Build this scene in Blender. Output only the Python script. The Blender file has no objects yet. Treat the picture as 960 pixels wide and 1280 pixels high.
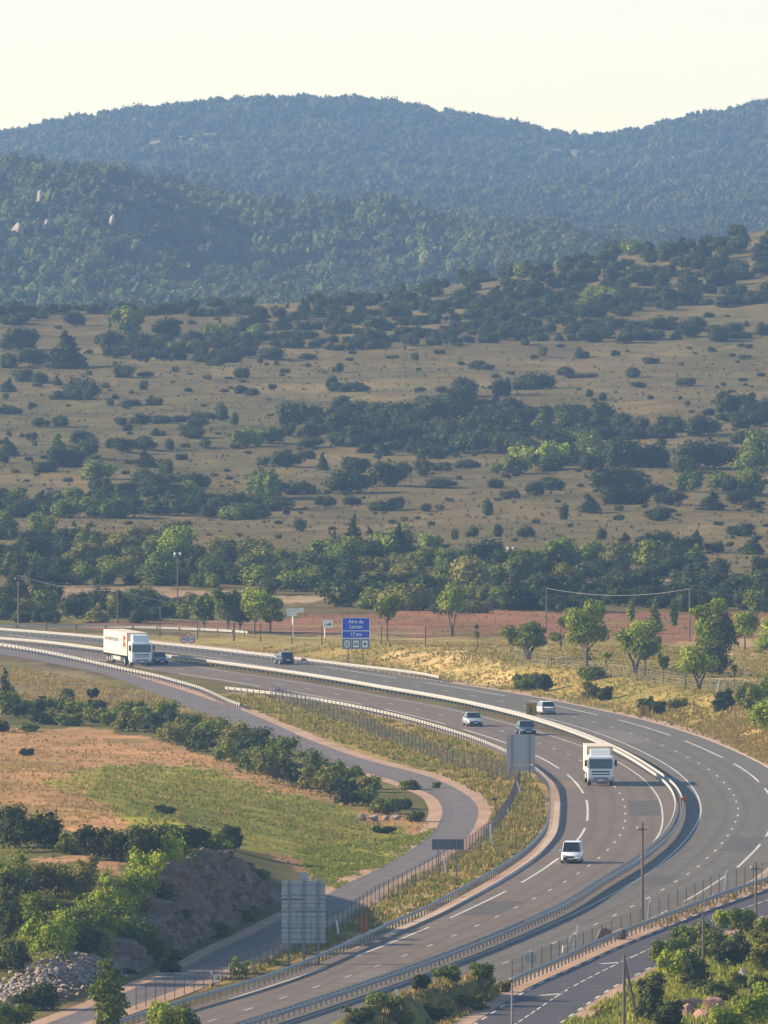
import bpy, math, random
import numpy as np
from mathutils import Vector, Matrix
random.seed(7); rng = np.random.default_rng(7)
sc = bpy.context.scene
COL = sc.collection
R = math.radians
# ------------------------------------------------------------------ camera
F, CZ = 16340.0, 61.2                       # focal length (px at 960x1280), camera height over the road (m)
PITCH = math.atan(440 / F)
cam = bpy.data.cameras.new('camera'); co = bpy.data.objects.new('camera', cam); COL.objects.link(co)
cam.sensor_fit = 'VERTICAL'; cam.sensor_height = 36; cam.lens = 36 * F / 1280
cam.clip_start = 1; cam.clip_end = 40000
co.location = (0, 0, CZ); co.rotation_euler = (R(90) - PITCH, 0, 0)
sc.camera = co
cp, sp = math.cos(PITCH), math.sin(PITCH)
def ray(px, py):
    a = (np.asarray(px, float) - 480) / F; b = -(np.asarray(py, float) - 640) / F
    return a, cp + b * sp, -sp + b * cp      # dx, dy, dz
def gnd(px, py, z=0.0):
    dx, dy, dz = ray(px, py); t = (z - CZ) / dz
    return dx * t, dy * t
def row_tan(row):                            # tan of the angle under the horizon of an image row
    b = -(np.asarray(row, float) - 640) / F
    return (-sp + b * cp) / (cp + b * sp)
def proj(x, y, z):
    zz = z - CZ; d = y * cp - zz * sp; u = y * sp + zz * cp
    return 480 + F * x / d, 640 - F * u / d
def ppm(y): return F / y                     # px per metre at distance y
# ------------------------------------------------------------------ noise
_tab = rng.random((256, 256))
def vnoise(x, y):
    xi = np.floor(x).astype(int); yi = np.floor(y).astype(int); fx = x - xi; fy = y - yi
    fx = fx * fx * (3 - 2 * fx); fy = fy * fy * (3 - 2 * fy)
    a = _tab[xi % 256, yi % 256]; b = _tab[(xi + 1) % 256, yi % 256]; c = _tab[xi % 256, (yi + 1) % 256]; d = _tab[(xi + 1) % 256, (yi + 1) % 256]
    return (a * (1 - fx) + b * fx) * (1 - fy) + (c * (1 - fx) + d * fx) * fy
def fbm(x, y, o=4):
    s = 0; a = 1; t = 0
    for i in range(o):
        s = s + a * (vnoise(x * 2 ** i + 17 * i, y * 2 ** i + 31 * i) - 0.5); t += a; a *= 0.55
    return s / t * 2
def sstep(x, a, b):
    t = np.clip((x - a) / (b - a), 0, 1); return t * t * (3 - 2 * t)
# ------------------------------------------------------------------ polylines
def catmull(P, n=8):
    P = np.asarray(P, float); Q = np.vstack([2 * P[0] - P[1], P, 2 * P[-1] - P[-2]]); out = []
    for i in range(1, len(Q) - 2):
        p0, p1, p2, p3 = Q[i - 1], Q[i], Q[i + 1], Q[i + 2]
        for k in range(n):
            t = k / n
            out.append(0.5 * ((2 * p1) + (-p0 + p2) * t + (2 * p0 - 5 * p1 + 4 * p2 - p3) * t * t + (-p0 + 3 * p1 - 3 * p2 + p3) * t ** 3))
    out.append(P[-1]); return np.array(out)
def resamp(P, step):
    P = np.asarray(P, float); d = np.r_[0, np.cumsum(np.hypot(*np.diff(P, axis=0).T))]
    n = max(2, int(d[-1] / step) + 1); s = np.linspace(0, d[-1], n)
    return np.c_[np.interp(s, d, P[:, 0]), np.interp(s, d, P[:, 1])]
def smooth(P, k=3, it=2):
    P = P.copy()
    for _ in range(it):
        Q = P.copy()
        for i in range(1, len(P) - 1):
            a = max(0, i - k); b = min(len(P), i + k + 1); m = min(i - a, b - 1 - i)
            Q[i] = P[i - m:i + m + 1].mean(0)
        P = Q
    return P
def gline(px, step=2.0, sm=3, dy=0.0, z=0.0):
    px = catmull(px); X, Y = gnd(px[:, 0], px[:, 1] + dy, z); return smooth(resamp(np.c_[X, Y], step), sm, 2)
def tang(P):
    T = np.gradient(P, axis=0); return T / np.hypot(T[:, 0], T[:, 1])[:, None]
def offset(P, d):                            # to the left of travel for d > 0
    T = tang(P); return P + np.c_[-T[:, 1], T[:, 0]] * d
def arclen(P): return np.r_[0, np.cumsum(np.hypot(*np.diff(P, axis=0).T))]
def at_s(P, S, s): return np.array([np.interp(s, S, P[:, 0]), np.interp(s, S, P[:, 1])])
def near_i(P, x, y): return int(np.argmin((P[:, 0] - x) ** 2 + (P[:, 1] - y) ** 2))
def pdist(X, Y, P):                          # distance and side (+ left) of points to a polyline
    X = np.asarray(X, float); Y = np.asarray(Y, float); best = np.full(X.shape, 1e9); side = np.zeros(X.shape)
    for i in range(len(P) - 1):
        ax, ay = P[i]; bx, by = P[i + 1]; vx, vy = bx - ax, by - ay; L2 = vx * vx + vy * vy + 1e-9
        t = np.clip(((X - ax) * vx + (Y - ay) * vy) / L2, 0, 1); dx = X - ax - t * vx; dy = Y - ay - t * vy
        d = dx * dx + dy * dy; m = d < best; best = np.where(m, d, best); side = np.where(m, np.sign(vx * dy - vy * dx), side)
    return np.sqrt(best), side
def inpoly(X, Y, P):
    ins = np.zeros(np.shape(X), bool); n = len(P)
    for i in range(n):
        x1, y1 = P[i]; x2, y2 = P[(i + 1) % n]
        if y1 == y2: continue
        ins ^= ((y1 > Y) != (y2 > Y)) & (X < (x2 - x1) * (Y - y1) / (y2 - y1) + x1)
    return ins
# ------------------------------------------------------------------ traced lines (photo pixels -> ground at z = 0)
ZR2 = 2.5          # the lower road runs on a low embankment
L_DASH = [(100,814.5),(180,828.5),(225,836.3),(267.5,843.3),(308.3,848.7),(348.3,855.5),(385,861.3),(421.7,868),(455.8,874.2),(489.2,880),(522.2,886.8),(550.8,893.7),(579,900.5),(605.8,907.5),(628,914.2),(652,921.3),(674.1,928.8),(692.9,935.9),(710.1,943.3),(725.5,950.8),(739,958.6),(751,966.7),(761,975),(768.5,983.4),(774.6,991.8),(778.7,999.8),(780.8,1008.5),(781.4,1017.2),(781.2,1026.2),(779.2,1034.9),(775,1044.3),(768.2,1052.9),(759.7,1062.4),(748.7,1072.7),(736,1082.3),(722.5,1091.9),(705.8,1102.3),(687.5,1112.7),(667.5,1123.3),(644.8,1134.5),(621.3,1145.8),(595.8,1157.3),(567.8,1169.5),(537.3,1182),(505.5,1194.5),(471.8,1207.5),(434.8,1220.8),(395.3,1233.8),(354,1247.5),(310.8,1261.5),(265.5,1275.5),(218,1289.8),(168,1304.5),(116,1320)]
R_DASH = [(0,791),(100,799),(200,809.5),(280,819),(353,830.5),(400,838.5),(443,845.8),(483,852),(521,857.8),(556.7,863.7),(592,870),(626,876.5),(658,883),(689,889.8),(718,896.5),(742.9,902.7),(765.5,909.2),(788.8,916.7),(809,924),(827.7,931.9),(844.8,939.6),(860,947.1),(873.4,954.2),(886.2,962.3),(896.5,970.1),(905,978.3),(911.6,986.3),(917.1,994.3),(920.3,1002.3),(922.6,1010.8),(922.2,1019.3),(919.4,1027.5),(915.1,1036.2),(909.8,1044.7),(902.5,1054.1),(894,1063.5),(883.9,1072.7),(872.9,1083.2),(860.1,1092.4),(844.7,1102),(828.2,1112.3),(810,1122.6),(790.5,1133),(768.5,1144.2),(744.5,1155.4),(719,1166.7),(692.5,1178.7),(663,1191),(631.5,1203.5),(597,1216.8),(560,1231),(521,1245.5),(480,1260),(436,1275),(390,1290.5),(340,1307)]
def ext_back(P, m):                          # extend a ground line backwards by m metres in a straight line
    t = P[0] - P[6]; t = t / np.hypot(*t); n = int(m / 2)
    return np.vstack([[P[0] + t * 2 * k for k in range(n, 0, -1)], P])
def ext_fwd(P, m): return ext_back(P[::-1], m)[::-1]
Lc = ext_fwd(ext_back(gline(L_DASH), 160), 60); Rc = ext_fwd(ext_back(gline(R_DASH), 100), 60)
# both run from the far left to the near bottom: the left of travel (+) is the image right side
L_asph_l = gline([(0,806),(60,812),(140,825),(225,841),(300,859),(353,865),(400,872),(433,878),(467,884),(500,891),(533,900),(560,908),(594,919),(632,936),(667.7,955),(690,975),(698,990),(699.5,1003),(698.5,1020),(695.5,1037),(688,1051.7),(676.7,1066),(660,1081),(639,1095.4),(616,1108),(597.5,1118),(550,1142),(510,1158),(470,1175),(420,1195),(360,1218.5),(300,1237.5),(255,1254),(200,1271),(140,1291),(80,1311)])
L_rail = gline([(281,866),(306.7,868.5),(353,874),(393,880),(433,887),(466.7,894),(500,901.5),(533,910.5),(560,918.5),(594,929.5),(632,945.5),(663,963),(684,983),(687.5,1000),(686.5,1022),(683,1041),(674.6,1053),(660,1068),(639,1083),(614,1099),(587,1114),(560,1129),(530,1145),(500,1158),(470,1172),(440,1186),(400,1204),(360,1221),(300,1241),(240,1258),(180,1277),(120,1297)])
L_rail_up = gline([(-60,806),(0,811),(53,820),(107,831),(160,843),(190,849),(223,858),(253,867),(285,882),(300,887)])
MED = gline([(-60,799),(0,803.5),(60,807.5),(110,815.5),(207,825.5),(280,834.5),(400,851.5),(480,865.5),(560,879),(640,897),(700,915),(750,934),(785,951),(812,968),(835,984),(847,1000),(849.5,1015),(846,1031),(838,1047),(822,1062.5),(803,1078),(778,1094),(746,1112)], 2.0)
# lower part of the median barrier: half way between both carriageways
i0 = near_i(Lc, *MED[-1]); jj = range(i0 + 14, len(Lc) - 4, 3)
med2 = []
for i in jj:
    j = near_i(Rc, *Lc[i]); med2.append(Lc[i] * 0.5 + Rc[j] * 0.5 + 0)
MED = smooth(resamp(np.vstack([MED[:-3], med2]), 2.0), 4, 3)
R_rail = gline([(-60,788),(0,792),(110,801),(190,809),(280,818.5),(360,828),(440,837.5),(500,844.5),(530,848.5),(549,853)])
PARAPET = gline([(-60,786.5),(0,787.5),(100,788),(150,788.3),(200,790),(280,793),(309,796)])
SR_l = gline([(0,818),(67,830),(133,844),(187,864),(233,884),(283,902),(330,920),(390,944),(440,961),(487,974),(520,986),(544,996),(553,1011),(552,1020.6),(544,1037.5),(531,1049),(513,1063),(480,1083),(450,1097),(427,1107),(395,1127),(350,1149),(310,1170),(277,1184),(233,1208),(187,1227),(157,1240),(120,1256),(70,1275),(20,1295)])
SR_r = gline([(0,808),(67,818),(133,835),(213,858),(267,876),(300,887),(343,905),(380,922),(433,942),(480,956),(520,966),(548,975),(570.6,986),(589,998),(597,1009),(597.5,1020.6),(591,1036),(582,1049),(567,1058),(533,1079),(500,1097),(470,1114),(443,1130),(410,1150),(375,1168),(343,1185),(320,1195),(247,1227),(167,1257),(100,1280),(40,1300)])
R2_l = gline([(440,1380),(500,1338),(545,1308.5),(580,1286),(602.5,1272),(625.5,1256.8),(649.5,1240.5),(673,1228),(697,1217),(733,1201),(757,1190.5),(778,1181.7),(795,1174),(815,1165),(833,1157.5),(867,1143),(900,1130),(927,1121.7),(960,1110),(1010,1094),(1070,1076)], z=ZR2)
R2_c = gline([(490,1387),(560,1338),(605,1307),(630,1290),(653,1274.5),(665.3,1266.7),(680.5,1255.8),(697,1245),(715.3,1234),(731,1225),(747.5,1217),(763.3,1209),(778,1202),(802.5,1191),(818.8,1183),(836.7,1175),(853.7,1167.7),(876,1156.5),(916.7,1140.5),(960,1125),(1010,1109),(1070,1091)], z=ZR2)
R2_r = gline([(545,1393),(605,1348),(652,1315),(690,1288),(706.7,1276),(728.7,1260.5),(751,1245),(773.8,1231),(797,1219),(820,1207),(850,1192),(885,1175),(930,1156),(970,1140),(1020,1123),(1080,1104)], z=ZR2)
R2_rail = gline([(638,1237),(655,1228),(690,1214),(733,1193),(767,1178),(800,1166),(833,1153),(867,1140),(900,1127.5),(930,1117),(960,1107),(1010,1091),(1060,1076)], z=ZR2)
MOUND = gline([(655,1216),(640,1211),(620,1211),(600,1218),(560,1227),(520,1237),(480,1249),(440,1263),(400,1280)], z=4.2)
CORR = [Lc, Rc, L_asph_l, SR_l, SR_r, R2_c, R2_r, MED, R2_rail]
CORR += [offset(Rc, d) for d in (-3.2, 3.2, 6.3)] + [offset(Lc, d) for d in (-5.2, -2.6, 3.0)]
R_out = offset(Rc, 6.3)                      # outer edge of the far carriageway
L_in = offset(Lc, 4.4); R_in = offset(Rc, -4.4)
# ------------------------------------------------------------------ terrain
US = np.array([-3000, -500, 0, 120, 240, 360, 480, 600, 720, 800, 880, 960, 1450, 4000.])
def Z(Y, row): return CZ + Y * row_tan(row)
stations = [
 (-3000, 50), (-600, 58), (-60, 59.2), (30, 58), (120, 50), (300, 33), (500, 15), (700, 3), (820, 0), (1850, 0)]
PR = {2000: [691,690,690,690,689,689,688,688,688,686,686,686,684,680],
 2150: [650]*6 + [648, 646, 645, 642, 640, 640, 635, 630],
 2300: [606,604,602,600,600,600,598,596,594,592,590,590,580,575],
 2450: [556,554,552,550,550,550,548,546,544,542,540,540,530,520],
 2600: [508,506,504,502,500,500,498,496,494,492,492,490,478,470],
 2750: [464,462,460,458,456,455,452,450,448,446,444,442,420,410],
 2900: [428,424,420,418,416,412,408,404,400,396,392,388,350,330],
 3000: [410,402,396,392,388,384,378,372,366,360,352,344,290,280],
 3120: [405,398,391,386,382,376,367,354,340,330,318,305,240,230],
 3250: [410,405,400,398,396,392,380,352,330,318,304,288,210,200]}
ZR = {3500: [12,12,12,12,12,12,14,22,28,32,36,42,60,70], 3850: [12,12,12,12,12,12,10,10,12,14,18,24,40,60]}
PR2 = {4100: [372,372,372,372,372,372,376,380,384,388,392,396,400,400],
 4400: [270,280,288,292,300,312,318,326,334,346,356,370,380,380],
 4700: [200,203,206,210,222,238,254,268,282,322,345,360,370,370],
 5050: [215,222,230,240,255,268,282,296,305,318,330,335,335,340],
 5500: [250,260,270,272,274,276,282,290,296,300,300,298,290,290],
 6300: [235,232,228,226,226,230,238,248,254,252,248,240,230,230],
 7100: [215,205,198,188,176,178,190,204,214,212,200,188,180,170]}
RIDGE_U = [-3000,-500,0,30,75,130,200,300,360,420,520,600,680,755,800,880,940,960,1450,4000]
RIDGE_R = [330,240,163,154,146,138,127,119,117,119,129,143,157,169,157,139,127,121,60,40]
MU = [-3000,-500,0,100,200,260,330,400,440,520,600,650,700,740,770,800,840,960]
MR = [240,215,203,204,210,219,234,248,250,256,268,268,276,288,304,322,340,370]
def build_profile():
    G = np.linspace(-3000, 4000, 351); Ys = []; rows = []
    for y, z in stations: Ys.append(y); rows.append(np.full(len(G), float(z)))
    for y, r in PR.items(): Ys.append(y); rows.append(Z(y, np.interp(G, US, r)))
    for y, z in ZR.items(): Ys.append(y); rows.append(np.interp(G, US, z))
    for y, r in PR2.items():
        Ys.append(y); rows.append(Z(y, np.interp(G, MU, MR) + 22 if y == 4700 else np.interp(G, US, r)))
    Ys.append(7900); rows.append(Z(7900, np.interp(G, RIDGE_U, RIDGE_R) + 11))
    Ys.append(8500); rows.append(rows[-1] * 0.8); Ys.append(9600); rows.append(rows[-1] * 0 + 20)
    A = np.array(rows); k = np.array([1, 2, 3, 2, 1.]); k /= k.sum()
    A = np.apply_along_axis(lambda r: np.convolve(np.pad(r, 2, 'edge'), k, 'valid'), 1, A)
    return G, np.array(Ys, float), A
GU, GY, GA = build_profile()
gm = np.gradient(GA, GY, axis=0)             # monotone-ish slopes for a cubic along Y
sec = np.diff(GA, axis=0) / np.diff(GY)[:, None]
for i in range(1, len(GY) - 1):
    gm[i] = np.where(sec[i - 1] * sec[i] <= 0, 0, 2 * sec[i - 1] * sec[i] / (sec[i - 1] + sec[i] + 1e-12))
gm[0] = sec[0]; gm[-1] = sec[-1]
def corr_dist(X, Y):
    d = np.full(np.shape(X), 1e9)
    for P in CORR:
        d = np.minimum(d, pdist(X, Y, P[::3])[0])
    return d
cliffbase = SR_l[(SR_l[:, 1] < 1110)]
def H(X, Y):
    X = np.asarray(X, float); Y = np.asarray(Y, float); shp = np.broadcast(X, Y).shape
    X = np.broadcast_to(X, shp).ravel(); Y = np.broadcast_to(Y, shp).ravel()
    u = np.clip(480 + F * X / np.maximum(Y, 900), -2999, 3999)
    gi = np.clip(((u + 3000) / 20), 0, 349.999); i = gi.astype(int); f = gi - i
    k = np.clip(np.searchsorted(GY, Y) - 1, 0, len(GY) - 2); h = GY[k + 1] - GY[k]; t = np.clip((Y - GY[k]) / h, 0, 1)
    def col(A, kk): return A[kk, i] * (1 - f) + A[kk, i + 1] * f
    p0, p1, m0, m1 = col(GA, k), col(GA, k + 1), col(gm, k) * h, col(gm, k + 1) * h
    z = (2 * t**3 - 3 * t**2 + 1) * p0 + (t**3 - 2 * t**2 + t) * m0 + (-2 * t**3 + 3 * t**2) * p1 + (t**3 - t**2) * m1
    # natural relief on the slope and the hills
    a = sstep(Y, 1850, 2250) * (1 - sstep(Y, 3100, 3400))
    z = z + a * (1.5 * fbm(X / 70 + 5, Y / 120, 3) + 0.6 * fbm(X / 14, Y / 22, 4))
    a = sstep(Y, 3800, 4200)
    z = z + a * (1 - sstep(Y, 4900, 5300)) * (7.5 * fbm(X / 48 + 9, Y / 230 + 3, 4)) + sstep(Y, 4900, 5300) * ((1.5 + 6 * (1 - sstep(Y, 6300, 7400))) * fbm(X / 110 + 9, Y / 330 + 3, 3))
    # the shaded flank of the middle ridge falls to the right
    uu = 480 + F * X / np.maximum(Y, 900)
    hol = np.exp(-((Y - 4430) / 230) ** 2) * (sstep(uu, 120, 260) * (1 - sstep(uu, 560, 760)))
    z = z - 17 * hol
    near = (Y > 780) & (Y < 1850)
    if near.any():
        x = X[near]; y = Y[near]; z[near] = z[near] + near_relief(x, y)
    return z.reshape(shp)
def near_exact(x, y):
        cdn = corr_dist(x, y)
        amp = sstep(cdn, 1.8, 12)
        zz = amp * (0.45 * fbm(x / 22 + 3, y / 30, 3) + 0.16 * fbm(x / 3.5, y / 5, 3))
        # field behind the rock cutting
        ds, sd = pdist(x, y, SR_l[::2]); ds = np.where(sd > 0, -ds, ds)      # + = field side
        wid = 3.5 + 26 * sstep(y, 1050, 1150)
        hp = 6.6 * sstep(ds, 3.0, 3.0 + wid) * (1 - sstep(y, 1055, 1380))
        front = sstep(y, 948, 1030) * 0.9 + 0.1 * sstep(y, 930, 960)
        zz = zz + hp * front
        # embankment of the lower road, bank on its right, mound on its left
        dl, sl = pdist(x, y, R2_l[::2]); dl = dl * sl; d3, s3 = pdist(x, y, R_out[::2]); d3 = d3 * s3
        plat = ZR2 * (1 - sstep(dl, 1.6, 6.5)) * sstep(d3, .2, 2.6) * (1 - sstep(y, 1095, 1140)) * (s3 > 0); zz = np.where((s3 > 0) & (y < 1140), zz * sstep(np.abs(dl) + (dl > 0) * 9, 7, 12) * 0 + plat, zz)
        ds, sd = pdist(x, y, R2_r[::2]); ds = np.where(sd < 0, ds, -ds); bm_ = sstep(ds, 1.5, 14) * (1 - sstep(y, 1030, 1090)); zz = zz + 3.2 * bm_ + (ds > 1.5) * sstep(ds, 1.5, 6) * (.4 * fbm(x / 6, y / 8, 3)) * (1 - sstep(y, 1030, 1090))
        dm, _ = pdist(x, y, MOUND); hm = np.interp(y, [850, 880, 905, 918, 932, 945, 955], [3.2, 4.1, 4.4, 4.3, 3.5, 2.6, 0.0])
        zz = np.maximum(zz, hm * (1 + .10 * fbm(x / 2.5, y / 5, 3)) * np.exp(-(dm / 2.7) ** 2) * sstep(dl, .4, 1.8) * sstep(d3, .2, 2.0))
        # banks beyond the far carriageway
        dr, sd = pdist(x, y, R_out[::3]); dr = np.where(sd > 0, dr, -dr)
        zz = zz + 1.9 * sstep(dr, 2.5, 12) * (1 - sstep(dr, 22, 60)) * sstep(y, 1160, 1250) * (1 - sstep(y, 1600, 1680))
        return zz
_NU = np.arange(-420, 1381, 4.0); _NY = np.arange(780, 1851, 1.5)
def near_relief(x, y):
    u = np.clip((F * x / y + 480 + 420) / 4.0, 0, len(_NU) - 1.001); v = np.clip((y - 780) / 1.5, 0, len(_NY) - 1.001)
    i = u.astype(int); j = v.astype(int); f = u - i; g = v - j
    return (NR[j, i] * (1 - f) + NR[j, i + 1] * f) * (1 - g) + (NR[j + 1, i] * (1 - f) + NR[j + 1, i + 1] * f) * g
_uu, _yy = np.meshgrid(_NU, _NY); NR = near_exact(((_uu - 480) / F * _yy).ravel(), _yy.ravel()).reshape(_uu.shape)
YS = np.concatenate([np.arange(830, 1900, 3.0), np.arange(1900, 8300, 8.0)])
def hit(px, py):
    px = np.atleast_1d(np.asarray(px, float)); py = np.atleast_1d(np.asarray(py, float)); ox = np.zeros(len(px)); oy = np.zeros(len(px)); oz = np.zeros(len(px))
    for s in range(0, len(px), 60):
        a, b, c = ray(px[s:s+60], py[s:s+60]); X = (a / b)[:, None] * YS; zl = CZ + (c / b)[:, None] * YS
        dif = zl - H(X, np.broadcast_to(YS, X.shape)); neg = dif < 0; k = np.where(neg.any(1), neg.argmax(1), len(YS) - 1); k = np.maximum(k, 1)
        r = np.arange(len(k)); d0 = dif[r, k - 1]; d1 = dif[r, k]; t = np.clip(d0 / (d0 - d1 + 1e-9), 0, 1)
        y = YS[k - 1] + (YS[k] - YS[k - 1]) * t; x = (a / b) * y
        ox[s:s+60] = x; oy[s:s+60] = y; oz[s:s+60] = H(x, y)
    return ox, oy, oz
def hit1(px, py):
    x, y, z = hit([px], [py]); return float(x[0]), float(y[0]), float(z[0])
# ------------------------------------------------------------------ materials
def newmat(name, col=(.5,.5,.5), rough=.8, metal=0, spec=.3, emit=None):
    m = bpy.data.materials.new(name); m.use_nodes = True; b = m.node_tree.nodes['Principled BSDF']
    b.inputs['Base Color'].default_value = (*col, 1); b.inputs['Roughness'].default_value = rough; b.inputs['Metallic'].default_value = metal
    b.inputs['Specular IOR Level'].default_value = spec; return m
def mathn(nt, op, a, b=None, clamp=False):
    n = nt.nodes.new('ShaderNodeMath'); n.operation = op; n.use_clamp = clamp
    for i, v in enumerate((a, b)):
        if v is None: continue
        if isinstance(v, (int, float)): n.inputs[i].default_value = v
        else: nt.links.new(v, n.inputs[i])
    return n.outputs[0]
def noisen(nt, scale, detail=4, rough=.6, vec=None, mapping=None):
    tc = nt.nodes.new('ShaderNodeNewGeometry') if vec is None else None; src = tc.outputs['Position'] if vec is None else vec
    if mapping:
        mp = nt.nodes.new('ShaderNodeMapping'); mp.inputs['Scale'].default_value = mapping; nt.links.new(src, mp.inputs[0]); src = mp.outputs[0]
    n = nt.nodes.new('ShaderNodeTexNoise'); n.inputs['Scale'].default_value = scale; n.inputs['Detail'].default_value = detail; n.inputs['Roughness'].default_value = rough
    nt.links.new(src, n.inputs['Vector']); return n.outputs['Fac']
def mixc(nt, fac, a, b, mode='MIX'):
    n = nt.nodes.new('ShaderNodeMix'); n.data_type = 'RGBA'; n.blend_type = mode
    for idx, v in ((0, fac), (6, a), (7, b)):
        if isinstance(v, (int, float)): n.inputs[idx].default_value = v
        elif isinstance(v, tuple): n.inputs[idx].default_value = (*v, 1)
        else: nt.links.new(v, n.inputs[idx])
    return n.outputs[2]
def ramp(nt, fac, lo, hi):
    n = nt.nodes.new('ShaderNodeMapRange'); n.inputs[1].default_value = lo; n.inputs[2].default_value = hi; nt.links.new(fac, n.inputs[0]); return n.outputs[0]
def bump(nt, h, strength, dist):
    n = nt.nodes.new('ShaderNodeBump'); n.inputs['Strength'].default_value = strength; n.inputs['Distance'].default_value = dist; nt.links.new(h, n.inputs['Height']); return n.outputs[0]
def varied(name, col, amt=.25, scale=2.0, rough=.85, scale2=.15, mapping=None, bumpd=0, spec=.2, dark=None):
    m = newmat(name, col, rough, 0, spec); nt = m.node_tree; b = nt.nodes['Principled BSDF']
    n1 = noisen(nt, scale, 5, .65, mapping=mapping); n2 = noisen(nt, scale2, 3, .5)
    f = mathn(nt, 'ADD', ramp(nt, n1, .3, .7), ramp(nt, n2, .3, .7)); f = mathn(nt, 'MULTIPLY', f, .5)
    lo = tuple(c * (1 - amt) for c in col) if dark is None else dark; hi = tuple(min(1, c * (1 + amt)) for c in col)
    nt.links.new(mixc(nt, f, lo, hi), b.inputs['Base Color'])
    if bumpd: nt.links.new(bump(nt, n1, .8, bumpd), b.inputs['Normal'])
    return m
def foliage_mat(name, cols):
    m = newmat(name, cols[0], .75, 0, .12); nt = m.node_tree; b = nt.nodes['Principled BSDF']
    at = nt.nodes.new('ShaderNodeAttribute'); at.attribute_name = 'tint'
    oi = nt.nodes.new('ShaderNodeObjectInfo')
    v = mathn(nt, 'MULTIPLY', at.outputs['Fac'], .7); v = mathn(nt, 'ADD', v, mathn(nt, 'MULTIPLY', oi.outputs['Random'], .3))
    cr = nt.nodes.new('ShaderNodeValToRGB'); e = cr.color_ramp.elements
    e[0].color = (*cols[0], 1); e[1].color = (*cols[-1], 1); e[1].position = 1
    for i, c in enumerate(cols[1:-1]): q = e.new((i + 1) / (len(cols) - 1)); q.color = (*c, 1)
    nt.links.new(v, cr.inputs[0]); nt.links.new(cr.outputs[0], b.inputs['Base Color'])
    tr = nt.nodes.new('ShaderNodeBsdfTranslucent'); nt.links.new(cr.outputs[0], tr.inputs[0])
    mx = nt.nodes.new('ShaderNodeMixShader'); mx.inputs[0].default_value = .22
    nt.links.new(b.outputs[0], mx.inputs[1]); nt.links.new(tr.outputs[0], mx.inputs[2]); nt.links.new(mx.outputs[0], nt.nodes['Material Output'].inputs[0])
    return m
M = {}
M['fol_dark'] = foliage_mat('juniper foliage', [(.014,.022,.007), (.040,.054,.013), (.12,.13,.03)])
M['fol_mid'] = foliage_mat('oak foliage', [(.04,.060,.009), (.12,.15,.016), (.27,.28,.035)])
M['fol_olive'] = foliage_mat('olive scrub foliage', [(.06,.062,.012), (.17,.16,.03), (.31,.26,.06)])
M['fol_bright'] = foliage_mat('fresh green foliage', [(.09,.125,.010), (.24,.29,.020), (.42,.44,.04)])
M['fol_far'] = foliage_mat('far forest foliage', [(.016,.026,.008), (.058,.078,.018), (.21,.22,.05)])
M['bark'] = varied('bark', (.11,.085,.06), .35, 6)
def ground_mat():
    m = newmat('ground cover', (.2,.15,.1), .95, 0, .05); nt = m.node_tree; b = nt.nodes['Principled BSDF']
    at = nt.nodes.new('ShaderNodeAttribute'); at.attribute_name = 'cover'
    n1 = noisen(nt, .9, 6, .7); n2 = noisen(nt, .11, 4, .6); n3 = noisen(nt, .03, 4, .65)
    s = mathn(nt, 'ADD', mathn(nt, 'MULTIPLY', n1, .5), mathn(nt, 'MULTIPLY', n2, .7)); s = mathn(nt, 'ADD', s, mathn(nt, 'MULTIPLY', n3, .8))
    val = ramp(nt, s, .72, 1.28)
    n = nt.nodes.new('ShaderNodeMapRange'); n.inputs[1].default_value = 0; n.inputs[2].default_value = 1; n.inputs[3].default_value = .48; n.inputs[4].default_value = 1.45; nt.links.new(val, n.inputs[0])
    comb = nt.nodes.new('ShaderNodeCombineColor')
    for i in range(3): nt.links.new(n.outputs[0], comb.inputs[i])
    c = mixc(nt, 1.0, at.outputs['Color'], comb.outputs[0], 'MULTIPLY')
    # olive tufts and bare earth spots
    n4 = noisen(nt, .35, 6, .75); tuft = mathn(nt, 'MULTIPLY', ramp(nt, n4, .50, .66), .65)
    c = mixc(nt, tuft, c, (.11,.105,.025))
    n5 = noisen(nt, .2, 5, .7, mapping=(1, .6, 1)); tuft = mathn(nt, 'MULTIPLY', ramp(nt, n5, .57, .68), .4)
    c = mixc(nt, tuft, c, (.34,.20,.09))
    nt.links.new(c, b.inputs['Base Color'])
    nt.links.new(bump(nt, n1, .6, .5), b.inputs['Normal'])
    return m
M['ground'] = ground_mat()
def asphalt(name, col, amt=.26):
    m = newmat(name, col, .85, 0, .25); nt = m.node_tree; b = nt.nodes['Principled BSDF']
    n1 = noisen(nt, .35, 6, .7); n2 = noisen(nt, 4, 4, .7); at = nt.nodes.new('ShaderNodeAttribute'); at.attribute_name = 'lane'
    f = mathn(nt, 'ADD', mathn(nt, 'MULTIPLY', n1, .7), mathn(nt, 'MULTIPLY', n2, .3)); f = ramp(nt, f, .35, .65)
    c = mixc(nt, f, tuple(x * (1 - amt) for x in col), tuple(x * (1 + amt) for x in col))
    w = mathn(nt, 'MULTIPLY', at.outputs['Fac'], .38); c = mixc(nt, w, c, tuple(x * .45 for x in col))
    nt.links.new(c, b.inputs['Base Color']); nt.links.new(bump(nt, n2, .3, .02), b.inputs['Normal']); return m
M['asph_L'] = asphalt('brownish asphalt', (.138,.104,.078)); M['asph_R'] = asphalt('grey asphalt', (.117,.102,.080)); M['asph_2'] = asphalt('dark asphalt', (.062,.054,.058)); M['asph_S'] = asphalt('weathered asphalt', (.13,.108,.1), .3)
M['paint'] = varied('road paint', (.5,.47,.42), .3, 1.5)
M['gutter'] = varied('concrete gutter', (.46,.35,.26), .25, 1.2)
M['dirt'] = varied('orange gravel', (.37,.235,.15), .35, 1.0, bumpd=.1)
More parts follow.
